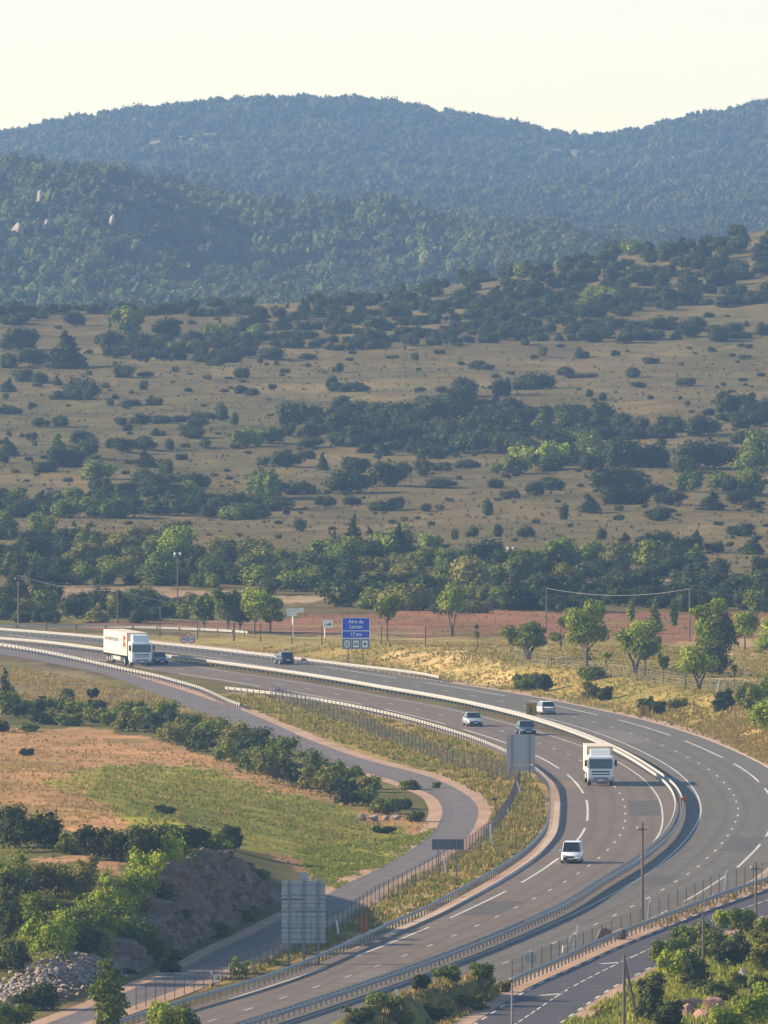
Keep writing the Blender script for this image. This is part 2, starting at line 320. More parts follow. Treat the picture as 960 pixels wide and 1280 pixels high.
M['sand'] = varied('pale earth', (.42,.29,.17), .3, .8, bumpd=.1)
M['steel'] = newmat('galvanised steel', (.36,.355,.335), .6, .1, .3)
M['steel_d'] = newmat('grey steel post', (.22,.22,.23), .6, .3, .4)
M['rust'] = newmat('dark fence post', (.09,.07,.06), .8)
M['wire'] = newmat('fence wire', (.20,.20,.21), .6, .5)
M['white'] = newmat('white paint', (.8,.79,.76), .4, 0, .5)
M['concrete'] = varied('pale concrete', (.55,.52,.47), .2, 3)
M['wood'] = varied('weathered wood', (.13,.10,.085), .3, 3)
M['signback'] = varied('sign back aluminium', (.36,.37,.38), .1, .8, rough=.5, spec=.5)
M['signback_d'] = varied('dark sign back', (.12,.14,.16), .1, .8)
M['black'] = newmat('black', (.015,.015,.017), .6)
M['tyre'] = newmat('tyre rubber', (.02,.02,.02), .85)
M['rim'] = newmat('wheel rim', (.5,.5,.5), .35, .6)
M['glass'] = newmat('vehicle glass', (.012,.016,.022), .08, 0, .8)
M['blue'] = newmat('sign blue', (.01,.07,.55), .45, 0, .4)
M['red'] = newmat('red', (.55,.02,.02), .4)
M['tail'] = newmat('tail light red', (.6,.01,.02), .25)
M['lamp'] = newmat('headlight', (.7,.7,.72), .15, .2, .8)
M['plate'] = newmat('number plate', (.7,.68,.6), .5)
M['car_white'] = newmat('white car paint', (.75,.75,.74), .3, 0, .6)
M['car_silver'] = newmat('silver car paint', (.5,.51,.52), .28, .45, .6)
M['car_dark'] = newmat('dark blue car paint', (.035,.055,.085), .22, .2, .8)
M['car_teal'] = newmat('blue car paint', (.05,.12,.2), .25, .2, .8)
M['cream'] = varied('cream tarpaulin', (.66,.55,.40), .08, 1.2, rough=.6)
M['rock'] = varied('grey brown rock', (.165,.120,.086), .7, .9, bumpd=.4, scale2=.35, mapping=(1, 1, 3))
M['rock_l'] = varied('pale broken stone', (.27,.22,.185), .45, 1.3, bumpd=.1)
M['rock_r'] = varied('reddish rock', (.30,.17,.12), .4, 1.3, bumpd=.2)
M['yellowbrown'] = varied('faded orange panel', (.42,.23,.035), .2, 3)
M['orange'] = newmat('orange plastic', (.5,.12,.03), .5)
M['grass'] = foliage_mat('grass tufts', [(.13,.12,.025), (.30,.22,.06), (.50,.34,.13)])
M['grass_s'] = foliage_mat('slope tufts', [(.04,.05,.02), (.11,.10,.04), (.22,.17,.09)])
M['grass_g'] = foliage_mat('green grass', [(.10,.14,.015), (.21,.24,.025), (.36,.33,.06)])
# ------------------------------------------------------------------ object helpers
def tag(o, label=None, cat=None, group=None, kind=None):
    if label: o['label'] = label
    if cat: o['category'] = cat
    if group: o['group'] = group
    if kind: o['kind'] = kind
    return o
def empty(name, loc, rz=0, label=None, cat=None, group=None):
    o = bpy.data.objects.new(name, None); COL.objects.link(o); o.location = loc; o.rotation_euler = (0, 0, rz); o.empty_display_size = .3
    return tag(o, label, cat, group)
def npmesh(name, V, Fq, mats, parent=None, smooth_=False, attrs=None, fm=None):
    me = bpy.data.meshes.new(name); V = np.asarray(V, np.float32).reshape(-1, 3); Fq = np.asarray(Fq, np.int32); k = Fq.shape[1]
    me.vertices.add(len(V)); me.vertices.foreach_set('co', V.ravel()); me.loops.add(Fq.size); me.loops.foreach_set('vertex_index', Fq.ravel())
    me.polygons.add(len(Fq)); me.polygons.foreach_set('loop_start', np.arange(0, Fq.size, k, dtype=np.int32)); me.polygons.foreach_set('loop_total', np.full(len(Fq), k, np.int32))
    if fm is not None: me.polygons.foreach_set('material_index', np.asarray(fm, np.int32))
    me.polygons.foreach_set('use_smooth', np.full(len(Fq), smooth_))
    me.update(calc_edges=True)
    for a, (dom, typ, dat) in (attrs or {}).items():
        at = me.attributes.new(a, typ, dom); at.data.foreach_set('color' if 'COLOR' in typ else 'value', np.asarray(dat, np.float32).ravel())
    for m in (mats if isinstance(mats, list) else [mats]): me.materials.append(m)
    return me
def link(name, me, parent=None):
    o = bpy.data.objects.new(name, me); COL.objects.link(o)
    if parent: o.parent = parent
    return o
class MB:
    def __init__(s): s.v = []; s.f = []; s.m = []
    def face(s, pts, mi=0):
        b = len(s.v); s.v += [tuple(p) for p in pts]; s.f.append(tuple(range(b, b + len(pts)))); s.m.append(mi)
    def box(s, c, d, mi=0, rot=None, taper=None):
        x, y, z = d[0] / 2, d[1] / 2, d[2] / 2; P = []
        for k in (-1, 1):
            tx, ty = (taper if (taper and k == 1) else (1, 1))
            for (a, b) in ((-1, -1), (1, -1), (1, 1), (-1, 1)): P.append(Vector((a * x * tx, b * y * ty, k * z)))
        if rot is not None: P = [rot @ p for p in P]
        b0 = len(s.v); s.v += [(p.x + c[0], p.y + c[1], p.z + c[2]) for p in P]
        for q in ((0, 3, 2, 1), (4, 5, 6, 7), (0, 1, 5, 4), (1, 2, 6, 5), (2, 3, 7, 6), (3, 0, 4, 7)): s.f.append(tuple(b0 + i for i in q)); s.m.append(mi)
        return s
    def tube(s, pts, r, n=6, mi=0, cap=True):
        pts = [Vector(p) for p in pts]; rs = r if isinstance(r, (list, tuple)) else [r] * len(pts); b0 = len(s.v)
        for i, p in enumerate(pts):
            t = (pts[min(i + 1, len(pts) - 1)] - pts[max(i - 1, 0)]).normalized(); a = t.orthogonal().normalized() if abs(t.z) < .95 else Vector((1, 0, 0)); b = t.cross(a).normalized(); a = b.cross(t)
            for k in range(n):
                q = p + (a * math.cos(2 * math.pi * k / n) + b * math.sin(2 * math.pi * k / n)) * rs[i]; s.v.append(tuple(q))
        for i in range(len(pts) - 1):
            for k in range(n): s.f.append((b0 + i * n + k, b0 + i * n + (k + 1) % n, b0 + (i + 1) * n + (k + 1) % n, b0 + (i + 1) * n + k)); s.m.append(mi)
        if cap:
            s.f.append(tuple(b0 + k for k in range(n))[::-1]); s.m.append(mi); s.f.append(tuple(b0 + (len(pts) - 1) * n + k for k in range(n))); s.m.append(mi)
        return s
    def cyl(s, c, r, h, axis='z', n=16, mi=0):
        d = {'x': Vector((h / 2, 0, 0)), 'y': Vector((0, h / 2, 0)), 'z': Vector((0, 0, h / 2))}[axis]; c = Vector(c); return s.tube([c - d, c + d], r, n, mi)
    def prism(s, prof, y0, y1, mi=0, inset=0.0):      # profile in (x, z), extruded along y
        n = len(prof); b0 = len(s.v)
        s.v += [(p[0], y0, p[1]) for p in prof] + [(p[0], y1, p[1]) for p in prof]
        for i in range(n): j = (i + 1) % n; s.f.append((b0 + i, b0 + j, b0 + n + j, b0 + n + i)); s.m.append(mi)
        s.f.append(tuple(b0 + i for i in range(n))[::-1]); s.m.append(mi); s.f.append(tuple(b0 + n + i for i in range(n))); s.m.append(mi)
        return s
    def mesh(s, name, mats, sm=False):
        me = bpy.data.meshes.new(name); me.from_pydata(s.v, [], s.f)
        for m in (mats if isinstance(mats, list) else [mats]): me.materials.append(m)
        me.polygons.foreach_set('material_index', s.m)
        if sm: me.polygons.foreach_set('use_smooth', [True] * len(s.f))
        me.update(); return me
    def build(s, name, mats, parent=None, sm=False, bevel=0):
        me = s.mesh(name, mats, sm)
        if bevel:
            import bmesh
            bm = bmesh.new(); bm.from_mesh(me); bmesh.ops.remove_doubles(bm, verts=bm.verts, dist=1e-4); bmesh.ops.recalc_face_normals(bm, faces=bm.faces)
            bmesh.ops.bevel(bm, geom=[e for e in bm.edges if len(e.link_faces) == 2 and e.calc_face_angle(0) > .35], offset=bevel, segments=2, affect='EDGES'); bm.to_mesh(me); bm.free()
            for p in me.polygons: p.use_smooth = False
        return link(name, me, parent)
def copy_tree(o, loc=None, rz=None, label=None, scale=None):
    c = o.copy(); COL.objects.link(c)
    for ch in o.children:
        d = ch.copy(); COL.objects.link(d); d.parent = c
        for g in ch.children:
            e = g.copy(); COL.objects.link(e); e.parent = d
    if loc is not None: c.location = loc
    if rz is not None: c.rotation_euler = (0, 0, rz)
    if label: c['label'] = label
    if scale is not None: c.scale = scale
    return c
# ------------------------------------------------------------------ the ground sheet
def cov(px, col, seg=True): return ([tuple(p) for p in px], col)
DRY, RED, ORG, GRN, VRG, PALE, SCR, FOR, DIRT = (.128,.096,.036), (.27,.082,.045), (.42,.225,.10), (.27,.25,.035), (.33,.225,.07), (.50,.35,.15), (.11,.10,.03), (.05,.06,.025), (.48,.24,.11)
OLV = (.19,.16,.065)
COVER = [
 ([(100,777),(300,774),(400,768),(560,762),(960,766),(1200,770),(1200,800),(960,803),(700,801),(640,796),(520,794),(400,794),(300,786),(100,782)], (.25,.112,.058)),
 ([(-200,748),(330,752),(330,775),(-200,779)], (.12,.12,.035)),
 ([(345,744),(400,745),(402,753),(345,752)], (.33,.235,.13)),
 ([(0,735),(300,737),(300,748),(0,746)], (.33,.22,.13)),
 ([(690,728),(880,722),(960,728),(960,738),(690,738)], (.36,.24,.15)),
 ([(440,795),(1100,803),(1100,960),(960,945),(900,918),(800,895),(640,868),(545,850),(440,838),(300,822),(0,800),(0,790)], (.31,.225,.07)),
 ([(480,818),(560,808),(620,820),(640,850),(590,858),(520,845)], (.52,.36,.15)),
 ([(860,905),(960,900),(1000,960),(930,935)], (.50,.33,.12)),
 ([(850,800),(960,800),(960,850),(880,850)], (.40,.27,.13)),
 # field on the left
 ([(-100,905),(100,908),(250,940),(380,985),(520,1022),(545,1030),(500,1075),(400,1110),(330,1060),(200,1045),(-100,1020)], ORG),
 ([(130,955),(250,955),(330,985),(430,1010),(520,1050),(480,1080),(410,1100),(350,1062),(220,1045),(110,1000),(60,975)], GRN),
 ([(-100,812),(60,830),(200,868),(320,905),(120,890),(-100,890)], (.20,.155,.075)),
 ([(0,885),(160,880),(330,905),(470,965),(545,1010),(470,1010),(330,965),(150,915),(0,905)], SCR),
 # strip between service road and motorway
 ([(250,868),(330,866),(500,900),(640,945),(690,985),(685,1045),(560,1125),(440,1182),(250,1245),(300,1195),(440,1130),(590,1045),(600,1005),(560,975),(400,925),(300,885)], VRG),
 ([(600,1000),(680,1000),(680,1045),(600,1085),(590,1060)], (.33,.21,.10)),
 ([(440,1150),(520,1120),(560,1120),(480,1165),(400,1195)], (.45,.34,.17)),
 # thicket
 ([(-100,1020),(100,1040),(300,1050),(150,1125),(130,1200),(-100,1290)], SCR),
 ([(50,1068),(140,1072),(150,1090),(60,1084)], (.36,.2,.11)),
 # near right
 ([(640,1385),(690,1290),(820,1210),(1000,1130),(1100,1130),(1100,1385)], (.17,.15,.04)),
 ([(400,1330),(520,1232),(610,1205),(652,1216),(610,1250),(540,1300),(470,1350)], (.20,.17,.05)),
 ([(560,1215),(630,1203),(650,1215),(600,1240)], (.42,.26,.09)),
 ([(850,1225),(930,1215),(950,1240),(850,1250)], (.22,.17,.10)),
]
def clearing(X, Y): return fbm(X / 55 + 33, Y / 240 + 5, 4)
def terrain():
    ur = np.concatenate([np.array([-34000, -20000, -12000, -7000, -4500, -3000, -2000, -1300, -900, -600, -420, -300, -220, -160, -120, -80.]), np.arange(-50, 1011, 5.0), np.array([1040, 1080, 1120, 1180, 1260, 1380, 1560, 1860, 2260, 2960, 3960, 5460, 8000, 13000, 21000, 35000.])])
    yl = list(np.linspace(-260, 840, 45)); y = 850.0
    while y < 3350: yl.append(y); y += max(.9, 1.3 * y * y / 1e6) if y < 1850 else 5.5
    while y < 9500: yl.append(y); y += 18
    yl = np.array(yl); U, Y = np.meshgrid(ur, yl); X = (U - 480) / F * np.maximum(Y, 900); X = np.clip(X, -2400, 2400)
    sh = np.sign(X) * np.minimum(abs(X), 2400)
    Zz = H(sh, Y); nr = (Y > 780) & (Y < 1850)
    C = np.empty(X.shape + (4,)); C[..., :3] = DRY; C[..., 3] = 1
    jx = X + 2.8 * fbm(X / 5, Y / 9, 4); jy = Y + 15 * fbm(X / 4 + 50, Y / 30 + 9, 4)
    C[Y > 3300, :3] = FOR
    g = ((Y > 5000) & (clearing(X, Y) > .42))[..., None]; C[..., :3] = np.where(g, np.array([.26, .20, .12]), C[..., :3])
    C[Y < 900, :3] = SCR
    for px, col in COVER:
        P = np.array(px, float); d = []
        for i in range(len(P)):
            a, b = P[i], P[(i + 1) % len(P)]
            for t in np.linspace(0, 1, 6)[:-1]: d.append(a + (b - a) * t)
        d = np.array(d); hx, hy, _ = hit(d[:, 0], np.minimum(d[:, 1], 1390))
        m = inpoly(jx, jy, list(zip(hx, hy))); C[m, :3] = col
    dro, sro = pdist(X[nr], Y[nr], R_out[::3]); m = np.zeros(X.shape, bool); m[nr] = (sro > 0) & (dro < 13) & (Y[nr] > 1000) & (Y[nr] < 1350); C[m, :3] = VRG
    # blotches: greener and paler ground in natural patches
    g = sstep(fbm(X / 9 + 40, Y / 16, 4), .05, .5)[..., None] * ((Y > 880) & (Y < 1750))[..., None] * .55
    C[..., :3] = C[..., :3] * (1 - g) + np.array([.16, .155, .03]) * g
    g = sstep(fbm(X / 40 + 11, Y / 60 + 4, 4), .0, .5)[..., None] * ((Y > 1850) & (Y < 3300))[..., None] * .5
    C[..., :3] = C[..., :3] * (1 - g) + np.array([.085, .085, .025]) * g
    g = sstep(fbm(X / 25 + 90, Y / 70 + 7, 4), .1, .5)[..., None] * ((Y > 1850) & (Y < 3300))[..., None] * .6
    C[..., :3] = C[..., :3] * (1 - g) + np.array([.20, .145, .062]) * g
    ny, nx = X.shape; V = np.stack([sh, Y, Zz - .03], -1).reshape(-1, 3)
    ii = (np.arange(ny - 1)[:, None] * nx + np.arange(nx - 1)[None]).ravel(); Q = np.c_[ii, ii + 1, ii + nx + 1, ii + nx]
    me = npmesh('ground', V, Q, M['ground'], smooth_=True, attrs={'cover': ('POINT', 'FLOAT_COLOR', C.reshape(-1, 4))})
    tag(link('ground', me), kind='structure')
terrain()
# ------------------------------------------------------------------ roads
def strip(name, A, B, z, mat, n=9, lanes=None, kind='structure'):
    """sheet between two ground lines"""
    N = max(len(A), len(B)); sa = arclen(A); sb = arclen(B); V = []; ln = []
    for i in range(N):
        t = i / (N - 1); a = at_s(A, sa, sa[-1] * t); b = at_s(B, sb, sb[-1] * t)
        for k in range(n):
            w = k / (n - 1); p = a + (b - a) * w; V.append((p[0], p[1], z))
            l = 0
            if lanes:
                W = np.hypot(*(b - a)); l = max(0, max(1 - abs(w * W - q) / .45 for q in lanes))
            ln.append(l)
    Q = [(i * n + k, i * n + k + 1, (i + 1) * n + k + 1, (i + 1) * n + k) for i in range(N - 1) for k in range(n - 1)]
    me = npmesh(name, V, Q, mat, attrs={'lane': ('POINT', 'FLOAT', ln)}); o = link(name, me); return tag(o, kind=kind)
def proj_strip(name, A, d0, d1, z, mat, lanes=None): return strip(name, offset(A, d0), offset(A, d1), z, mat, 25 if lanes else 5, lanes)
# left edge of L asphalt resampled per point of Lc
La = []
for p in Lc[::2]:
    j = near_i(L_asph_l, *p); La.append(L_asph_l[j])
T = tang(Lc[::2]); nrm = np.c_[-T[:, 1], T[:, 0]]
wl = np.array([np.clip(-(q - p) @ n_, 3.9, 7.2) for p, q, n_ in zip(Lc[::2], La, nrm)])
wl = np.convolve(np.pad(wl, 7, 'edge'), np.ones(15) / 15, 'valid'); Lleft = Lc[::2] - nrm * wl[:, None]
# the paved median starts where both carriageways close up
strip('near_carriageway', Lleft, offset(Lc[::2], 4.7), .010, M['asph_L'], 33, [3.3, 5.0, 7.0, 8.7])
proj_strip('far_carriageway', Rc, -4.7, 6.3, .012, M['asph_R'], [2.0, 3.7, 5.5, 7.2])
im = near_i(MED, *gnd(812, 968)); strip('paved_median', offset(MED[im:], -1.6), offset(MED[im:], 1.6), .005, M['asph_L'], 5)
strip('service_road', SR_l, SR_r, .012, M['asph_S'], 13, [.8, 2.4]); strip('lower_road', R2_l, R2_r, ZR2 + .014, M['asph_2'], 21)
M['patch'] = asphalt('asphalt repair', (.085,.072,.062)); M['patch_l'] = asphalt('pale asphalt repair', (.15,.128,.105))
for (P, px, py, d0, d1, ln, z, m) in ((Lc, 640, 1137, -3.3, -.3, 22, .015, 'patch'), (Lc, 780, 1010, .4, 3.3, 30, .015, 'patch'), (Rc, 905, 1055, .4, 3.3, 26, .017, 'patch'), (Rc, 800, 921, -3.3, -.3, 34, .017, 'patch_l'), (Lc, 430, 1222, .3, 3.2, 15, .015, 'patch_l'), (Rc, 845, 1102, -3.3, -.4, 18, .017, 'patch')):
    S_ = arclen(P); s_ = S_[near_i(P, *gnd(px, py))]; T0 = np.array([at_s(P, S_, v) for v in np.arange(s_ - ln / 2, s_ + ln / 2, 2.0)]); strip('asphalt_patch', offset(T0, d0), offset(T0, d1), z, M[m], 4)
# verges of bare orange gravel
strip('gravel_verge', offset(SR_r, -.3), offset(SR_r, 1.6), .006, M['dirt'], 4); strip('gravel_verge', offset(SR_l[150:], .3), offset(SR_l[150:], -1.3), .006, M['dirt'], 4)
proj_strip('gravel_verge', Rc, 6.2, 8.0, .006, M['dirt']); strip('gravel_verge', offset(R2_l, -.1), offset(R2_l, 1.6), ZR2 + .006, M['dirt'], 4)
strip('gravel_verge', offset(R2_r, .3), offset(R2_r, -1.3), ZR2 + .006, M['dirt'], 4)
strip('gravel_verge', L_rail, offset(L_rail, 1.3), .0, M['dirt'], 4)
ig = near_i(Lleft, *gnd(699.5, 1003)); ie = near_i(Lleft, *gnd(470, 1175)); strip('concrete_gutter', offset(Lleft[ig:ie], -.55), offset(Lleft[ig:ie], .12), .016, M['gutter'], 3)
proj_strip('concrete_kerb', Rc, 6.15, 6.55, .02, M['gutter'])
def marks(name, items, z, mat=M['paint']):
    mb = MB()
    for (P, w) in items:
        T = tang(P); n_ = np.c_[-T[:, 1], T[:, 0]] * w / 2; A = P + n_; B = P - n_
        for i in range(len(P) - 1): mb.face([(*A[i], z), (*B[i], z), (*B[i + 1], z), (*A[i + 1], z)])
    return tag(mb.build(name, mat), kind='structure')
def sub(P, s0, s1, step=1.5):
    S = arclen(P); n = max(2, int((s1 - s0) / step) + 1); return np.array([at_s(P, S, s) for s in np.linspace(s0, s1, n)])
def dash_at(P, pts, ln, w):
    S = arclen(P); out = []
    for (px, py) in pts:
        x, y = gnd(px, py); s = S[near_i(P, x, y)]; c = sub(P, s - ln / 2, s + ln / 2); m = c.mean(0); c = c + (np.array([x, y]) - m); out.append((c, w))
    return out
m1 = dash_at(Lc, L_DASH[2:], 3.0, .15); SL = arclen(Lc)
Ls = offset(Lc, -3.5); Ss = arclen(Ls); a0 = Ss[near_i(Ls, *gnd(732.5, 1000))]
for k in range(-16, 12):
    s0 = a0 + 52 * k
    if s0 > 2 and s0 + 39 < Ss[-1]: m1.append((sub(Ls, s0, s0 + 39), .22))
m1.append((sub(offset(Lc, 3.5), 4, SL[-1] - 4), .16)); marks('near_carriageway_markings', m1, .020)
m2 = dash_at(Rc, R_DASH[1:], 3.0, .15); SR_ = arclen(Rc); Rs = offset(Rc, 3.5); Ss = arclen(Rs); a0 = Ss[near_i(Rs, *gnd(857.9, 926))]
for k in range(-16, 12):
    s0 = a0 + 52 * k
    if s0 > 2 and s0 + 39 < Ss[-1]: m2.append((sub(Rs, s0, s0 + 39), .22))
m2.append((sub(offset(Rc, -3.5), 4, SR_[-1] - 4), .16)); marks('far_carriageway_markings', m2, .022)
m3 = []
S = arclen(R2_l); 
for s in np.arange(2, S[-1] - 4, 6.5): m3.append((sub(offset(R2_l, -.25), s, s + 3), .2))
S = arclen(R2_r)
for s in np.arange(1, S[-1] - 4, 6.5): m3.append((sub(offset(R2_r, .1), s, s + 3), .2))
S = arclen(R2_c)
for s in np.arange(0, S[-1] - 4, 4.33): m3.append((sub(R2_c, s, s + 3), .13))
# two arrows bending back to the right lane
for (px, py) in ((690, 1245.5), (768, 1204.8)):
    x, y = gnd(px, py, ZR2); i = near_i(R2_c, x, y); t = tang(R2_c)[i]; n_ = np.array([-t[1], t[0]]); p = R2_c[i]
    m3.append((np.array([p + t * 0, p + t * 9]), .2)); m3.append((np.array([p + t * 0 + n_ * 1.2, p + t * 2.2]), .5))
marks('lower_road_markings', m3, ZR2 + .026)
# ------------------------------------------------------------------ guard rails
W_PROF = [(.0,.44),(.07,.50),(.07,.55),(.0,.595),(.07,.64),(.07,.69),(.0,.75),(-.015,.75),(.045,.69),(.045,.64),(-.02,.595),(.045,.55),(.045,.50),(-.015,.44)]
def sweep(mb, P, prof, side=1, zoff=None):
    T = tang(P); n_ = np.c_[-T[:, 1], T[:, 0]] * side; k = len(prof); b0 = len(mb.v)
    for i, p in enumerate(P):
        dz = 0 if zoff is None else zoff[i]
        for (a, z) in prof: mb.v.append((p[0] + n_[i, 0] * a, p[1] + n_[i, 1] * a, z + dz))
    for i in range(len(P) - 1):
        for j in range(k): q = (b0 + i * k + j, b0 + i * k + (j + 1) % k, b0 + (i + 1) * k + (j + 1) % k, b0 + (i + 1) * k + j); mb.f.append(q); mb.m.append(0)
def rail(label, P, sides, gap=0.0, post=2.0, postmat='steel_d', z0=0.0):
    P = resamp(P, 2.0); o0 = P[len(P) // 2]; root = empty('guard_rail', (o0[0], o0[1], z0), 0, label, 'guard rail', 'steel guard rails along the roads')
    Q = P - o0
    for s in sides:
        mb = MB(); sweep(mb, offset(Q, s * gap), W_PROF, s); mb.build('rail_beam', M['steel'], root)
    S = arclen(Q); T = tang(Q); ps = np.arange(1, S[-1], post); pos = [at_s(Q, S, s) for s in ps]
    vis = sorted(range(len(pos)), key=lambda i: (not (-20 < proj(pos[i][0] + o0[0], pos[i][1] + o0[1], 0.)[0] < 980), pos[i][1]))
    m0 = None; rest = MB()
    for r_, i in enumerate(vis):
        t = T[near_i(Q, *pos[i])]; a = math.atan2(t[1], t[0])
        if r_ < 100:
            if m0 is None:
                mb = MB(); mb.box((0, 0, .34), (.10, .12, .68))
                if gap: mb.box((0, 0, .60), (.06, gap * 2, .10))
                m0 = mb.mesh('post', M[postmat])
            o = link('post', m0, root); o.location = (pos[i][0], pos[i][1], 0); o.rotation_euler = (0, 0, a)
        else:
            rot = Matrix.Rotation(a, 3, 'Z'); rest.box((pos[i][0], pos[i][1], .34), (.10, .12, .68), rot=rot)
    if rest.f: tag(rest.build('far_posts', M[postmat], root), kind='stuff')
    return root
rail('steel guard rail curving round the inside of the near carriageway beside the dry verge', L_rail, (1,))
rail('steel guard rail tapering down beside the dark service road below the cream lorry', L_rail_up, (1,))
rail('double steel guard rail on the median between the two carriageways', MED, (-1, 1), .34)
rail('steel guard rail on the outer edge of the far carriageway, ending beyond the blue sign', R_rail, (-1,))
rail('steel parapet rail with posts behind the far carriageway in front of the red field', PARAPET, (1,), post=4.0, postmat='rust')
rail('steel guard rail along the upper edge of the lower road', R2_rail, (-1,), z0=ZR2)
# ------------------------------------------------------------------ fences
def fence(label, px, h=1.7, zfix=None, post=3.5, postmat='rust', ground=True, wires=6, vert=.3, pr=.045, wr=.009):
    x, y, z = hit([p[0] for p in catmull(px, 5)], [p[1] for p in catmull(px, 5)]); 
    if zfix is not None: c_ = catmull(px, 5); x, y = gnd(c_[:, 0], c_[:, 1], zfix)
    P = resamp(np.c_[x, y], post); zz = H(P[:, 0], P[:, 1])
    o0 = P[len(P) // 2]; root = empty('wire_fence', (o0[0], o0[1], 0), 0, label, 'wire fence', 'wire mesh fences beside the roads')
    pm = MB().tube([(0, 0, -.2), (0, 0, h)], pr * .8, 5).mesh('post', M[postmat])
    for i in range(len(P))[:100]: o = link('post', pm, root); o.location = (P[i, 0] - o0[0], P[i, 1] - o0[1], zz[i])
    wm = MB()
    for i in range(len(P) - 1):
        a = Vector((P[i, 0] - o0[0], P[i, 1] - o0[1], zz[i])); b = Vector((P[i + 1, 0] - o0[0], P[i + 1, 1] - o0[1], zz[i + 1]))
        for k in range(wires):
            dz = Vector((0, 0, .08 + (h - .15) * k / (wires - 1))); wm.tube([a + dz, b + dz], wr, 3, cap=False)
        n = max(1, int((b - a).length / vert))
        for k in range(n): p = a.lerp(b, k / n); wm.tube([p + Vector((0, 0, .05)), p + Vector((0, 0, h - .07))], wr, 3, cap=False)
    wm.build('wire_mesh', M['wire'], root); return root
fence('wire fence on dark posts between the service road and the near carriageway guard rail', [(650,982),(636,1016),(614,1046),(590,1066),(550,1090),(510,1112),(470,1133),(430,1158),(380,1183),(330,1208),(280,1227),(220,1246),(170,1262)], wires=8, vert=.3, wr=.006)
fence('wire fence across the grass bank above the bend of the service road', [(650,982),(610,968),(560,955),(500,932),(440,908),(380,888),(340,874)], wires=8, vert=.3, wr=.007)
fence('wire mesh fence between the far carriageway and the lower road guard rail', [(640,1222),(690,1202),(733,1182),(770,1168),(800,1157),(833,1145),(870,1131),(900,1119),(960,1097),(1010,1081)], h=2.7, zfix=1.6, post=4.6, wires=8, vert=.35, wr=.006)
fence('sparse fence of tall dark posts behind the two round speed signs', [(200,796),(245,799),(272,800),(292,801),(330,803),(400,806),(520,808),(640,806)], h=2.4, post=11, pr=.09, wires=4, vert=2)
fence('low wire fence on the slope under the green trees on the far verge', [(640,826),(700,834),(760,845),(820,852),(870,860),(930,868),(980,872)], h=1.4, post=6, wires=5, vert=.5)
fence('grey mesh fence behind the parapet rail at the foot of the dark hedge', [(-20,780),(60,779),(130,778),(200,778)], h=2.2, post=18, postmat='steel_d', pr=.07, wires=4, vert=3)
def brace(px, py, dx, h, label):            # pale concrete leaning strut
    x, y, z = hit1(px, py); o = MB().box((dx / 2, 0, h / 2 - .1), (.14, .14, math.hypot(dx, h)), rot=Matrix.Rotation(math.atan2(dx, h), 3, 'Y')).build('fence_strut', M['white']); o.location = (x, y, z)
    return tag(o, label, 'fence strut', 'pale struts bracing the fences')
for a in [(614,1057,-.1,2.0,'white upright strut in the fence right of the low dark sign back'), (637,1020,-.5,1.6,'white strut leaning in the fence on the bend above the upright white one'), (652,995,-.5,1.6,'topmost white leaning strut in the fence below the large square sign back'),
          (558,1094,-.25,1.7,'white leaning strut just below the low dark sign back'), (475,1134,-.3,1.4,'short white strut in dry grass left of the red post shadow'), (424,1171,-.2,1.4,'short white strut between the tall panel sign back and the red post'),
          (272,1229,-.5,1.0,'short white strut beside the small leafy shrub on the service road verge'), (716,1189,.4,2.1,'tall white strut leaning right beside the grey boulder'), (708,1184,.4,1.0,'short white strut left of the tall leaning one near the round sign back'),
          (905,1112,.25,1.7,'white strut in the mesh fence at the right edge above the lower road'), (808,1150,.3,1.9,'white strut in the mesh fence at the foot of the tall wooden pole'), (510,1290,-.8,3.0,'thick white strut leaning on the mound at the bottom edge'), (895,870,.35,1.9,'white strut in the low fence under the green trees')]: brace(*a)
# ------------------------------------------------------------------ vegetation
ICO = None
def ico(sub=2):
    import bmesh
    bm = bmesh.new(); bmesh.ops.create_icosphere(bm, subdivisions=sub, radius=1); V = np.array([v.co[:] for v in bm.verts]); Fc = np.array([[v.index for v in f.verts] for f in bm.faces]); bm.free(); return V, Fc
ICO1, ICO2 = ico(1), ico(2)
def leaves(lobes, n, size, r, fill=.55, flat=.5):
    """leaf-clump triangles pairs (as triangles) spread through ellipsoid lobes; returns V, F, tint"""
    vol = np.array([l[3] * l[4] * l[5] for l in lobes]) ** .67; idx = r.choice(len(lobes), n, p=vol / vol.sum()); L = np.array(lobes)[idx]
    d = r.normal(size=(n, 3)); d /= np.linalg.norm(d, axis=1)[:, None]; rad = fill + (1.06 - fill) * r.random(n) ** .6
    c = L[:, :3] + d * L[:, 3:6] * rad[:, None]
    c[:, 2] = np.abs(c[:, 2])
    nn = d + r.normal(size=(n, 3)) * .55; nn /= np.linalg.norm(nn, axis=1)[:, None]
    a = np.cross(nn, r.normal(size=(n, 3))); a /= np.linalg.norm(a, axis=1)[:, None]; b = np.cross(nn, a)
    sz = size * (.6 + .8 * r.random(n))[:, None]; sa = a * sz; sb = b * sz * .7
    V = np.stack([c - sa, c + sb * .8, c + sa, c - sb], 1).reshape(-1, 3); k = np.arange(n)[:, None] * 4
    Fq = np.concatenate([k + np.array([[0, 1, 2]]), k + np.array([[0, 2, 3]])]); lob_t = r.random(len(lobes))
    t = np.clip(.55 * lob_t[idx] + .45 * r.random(n), 0, 1); return V, Fq, np.r_[t, t]
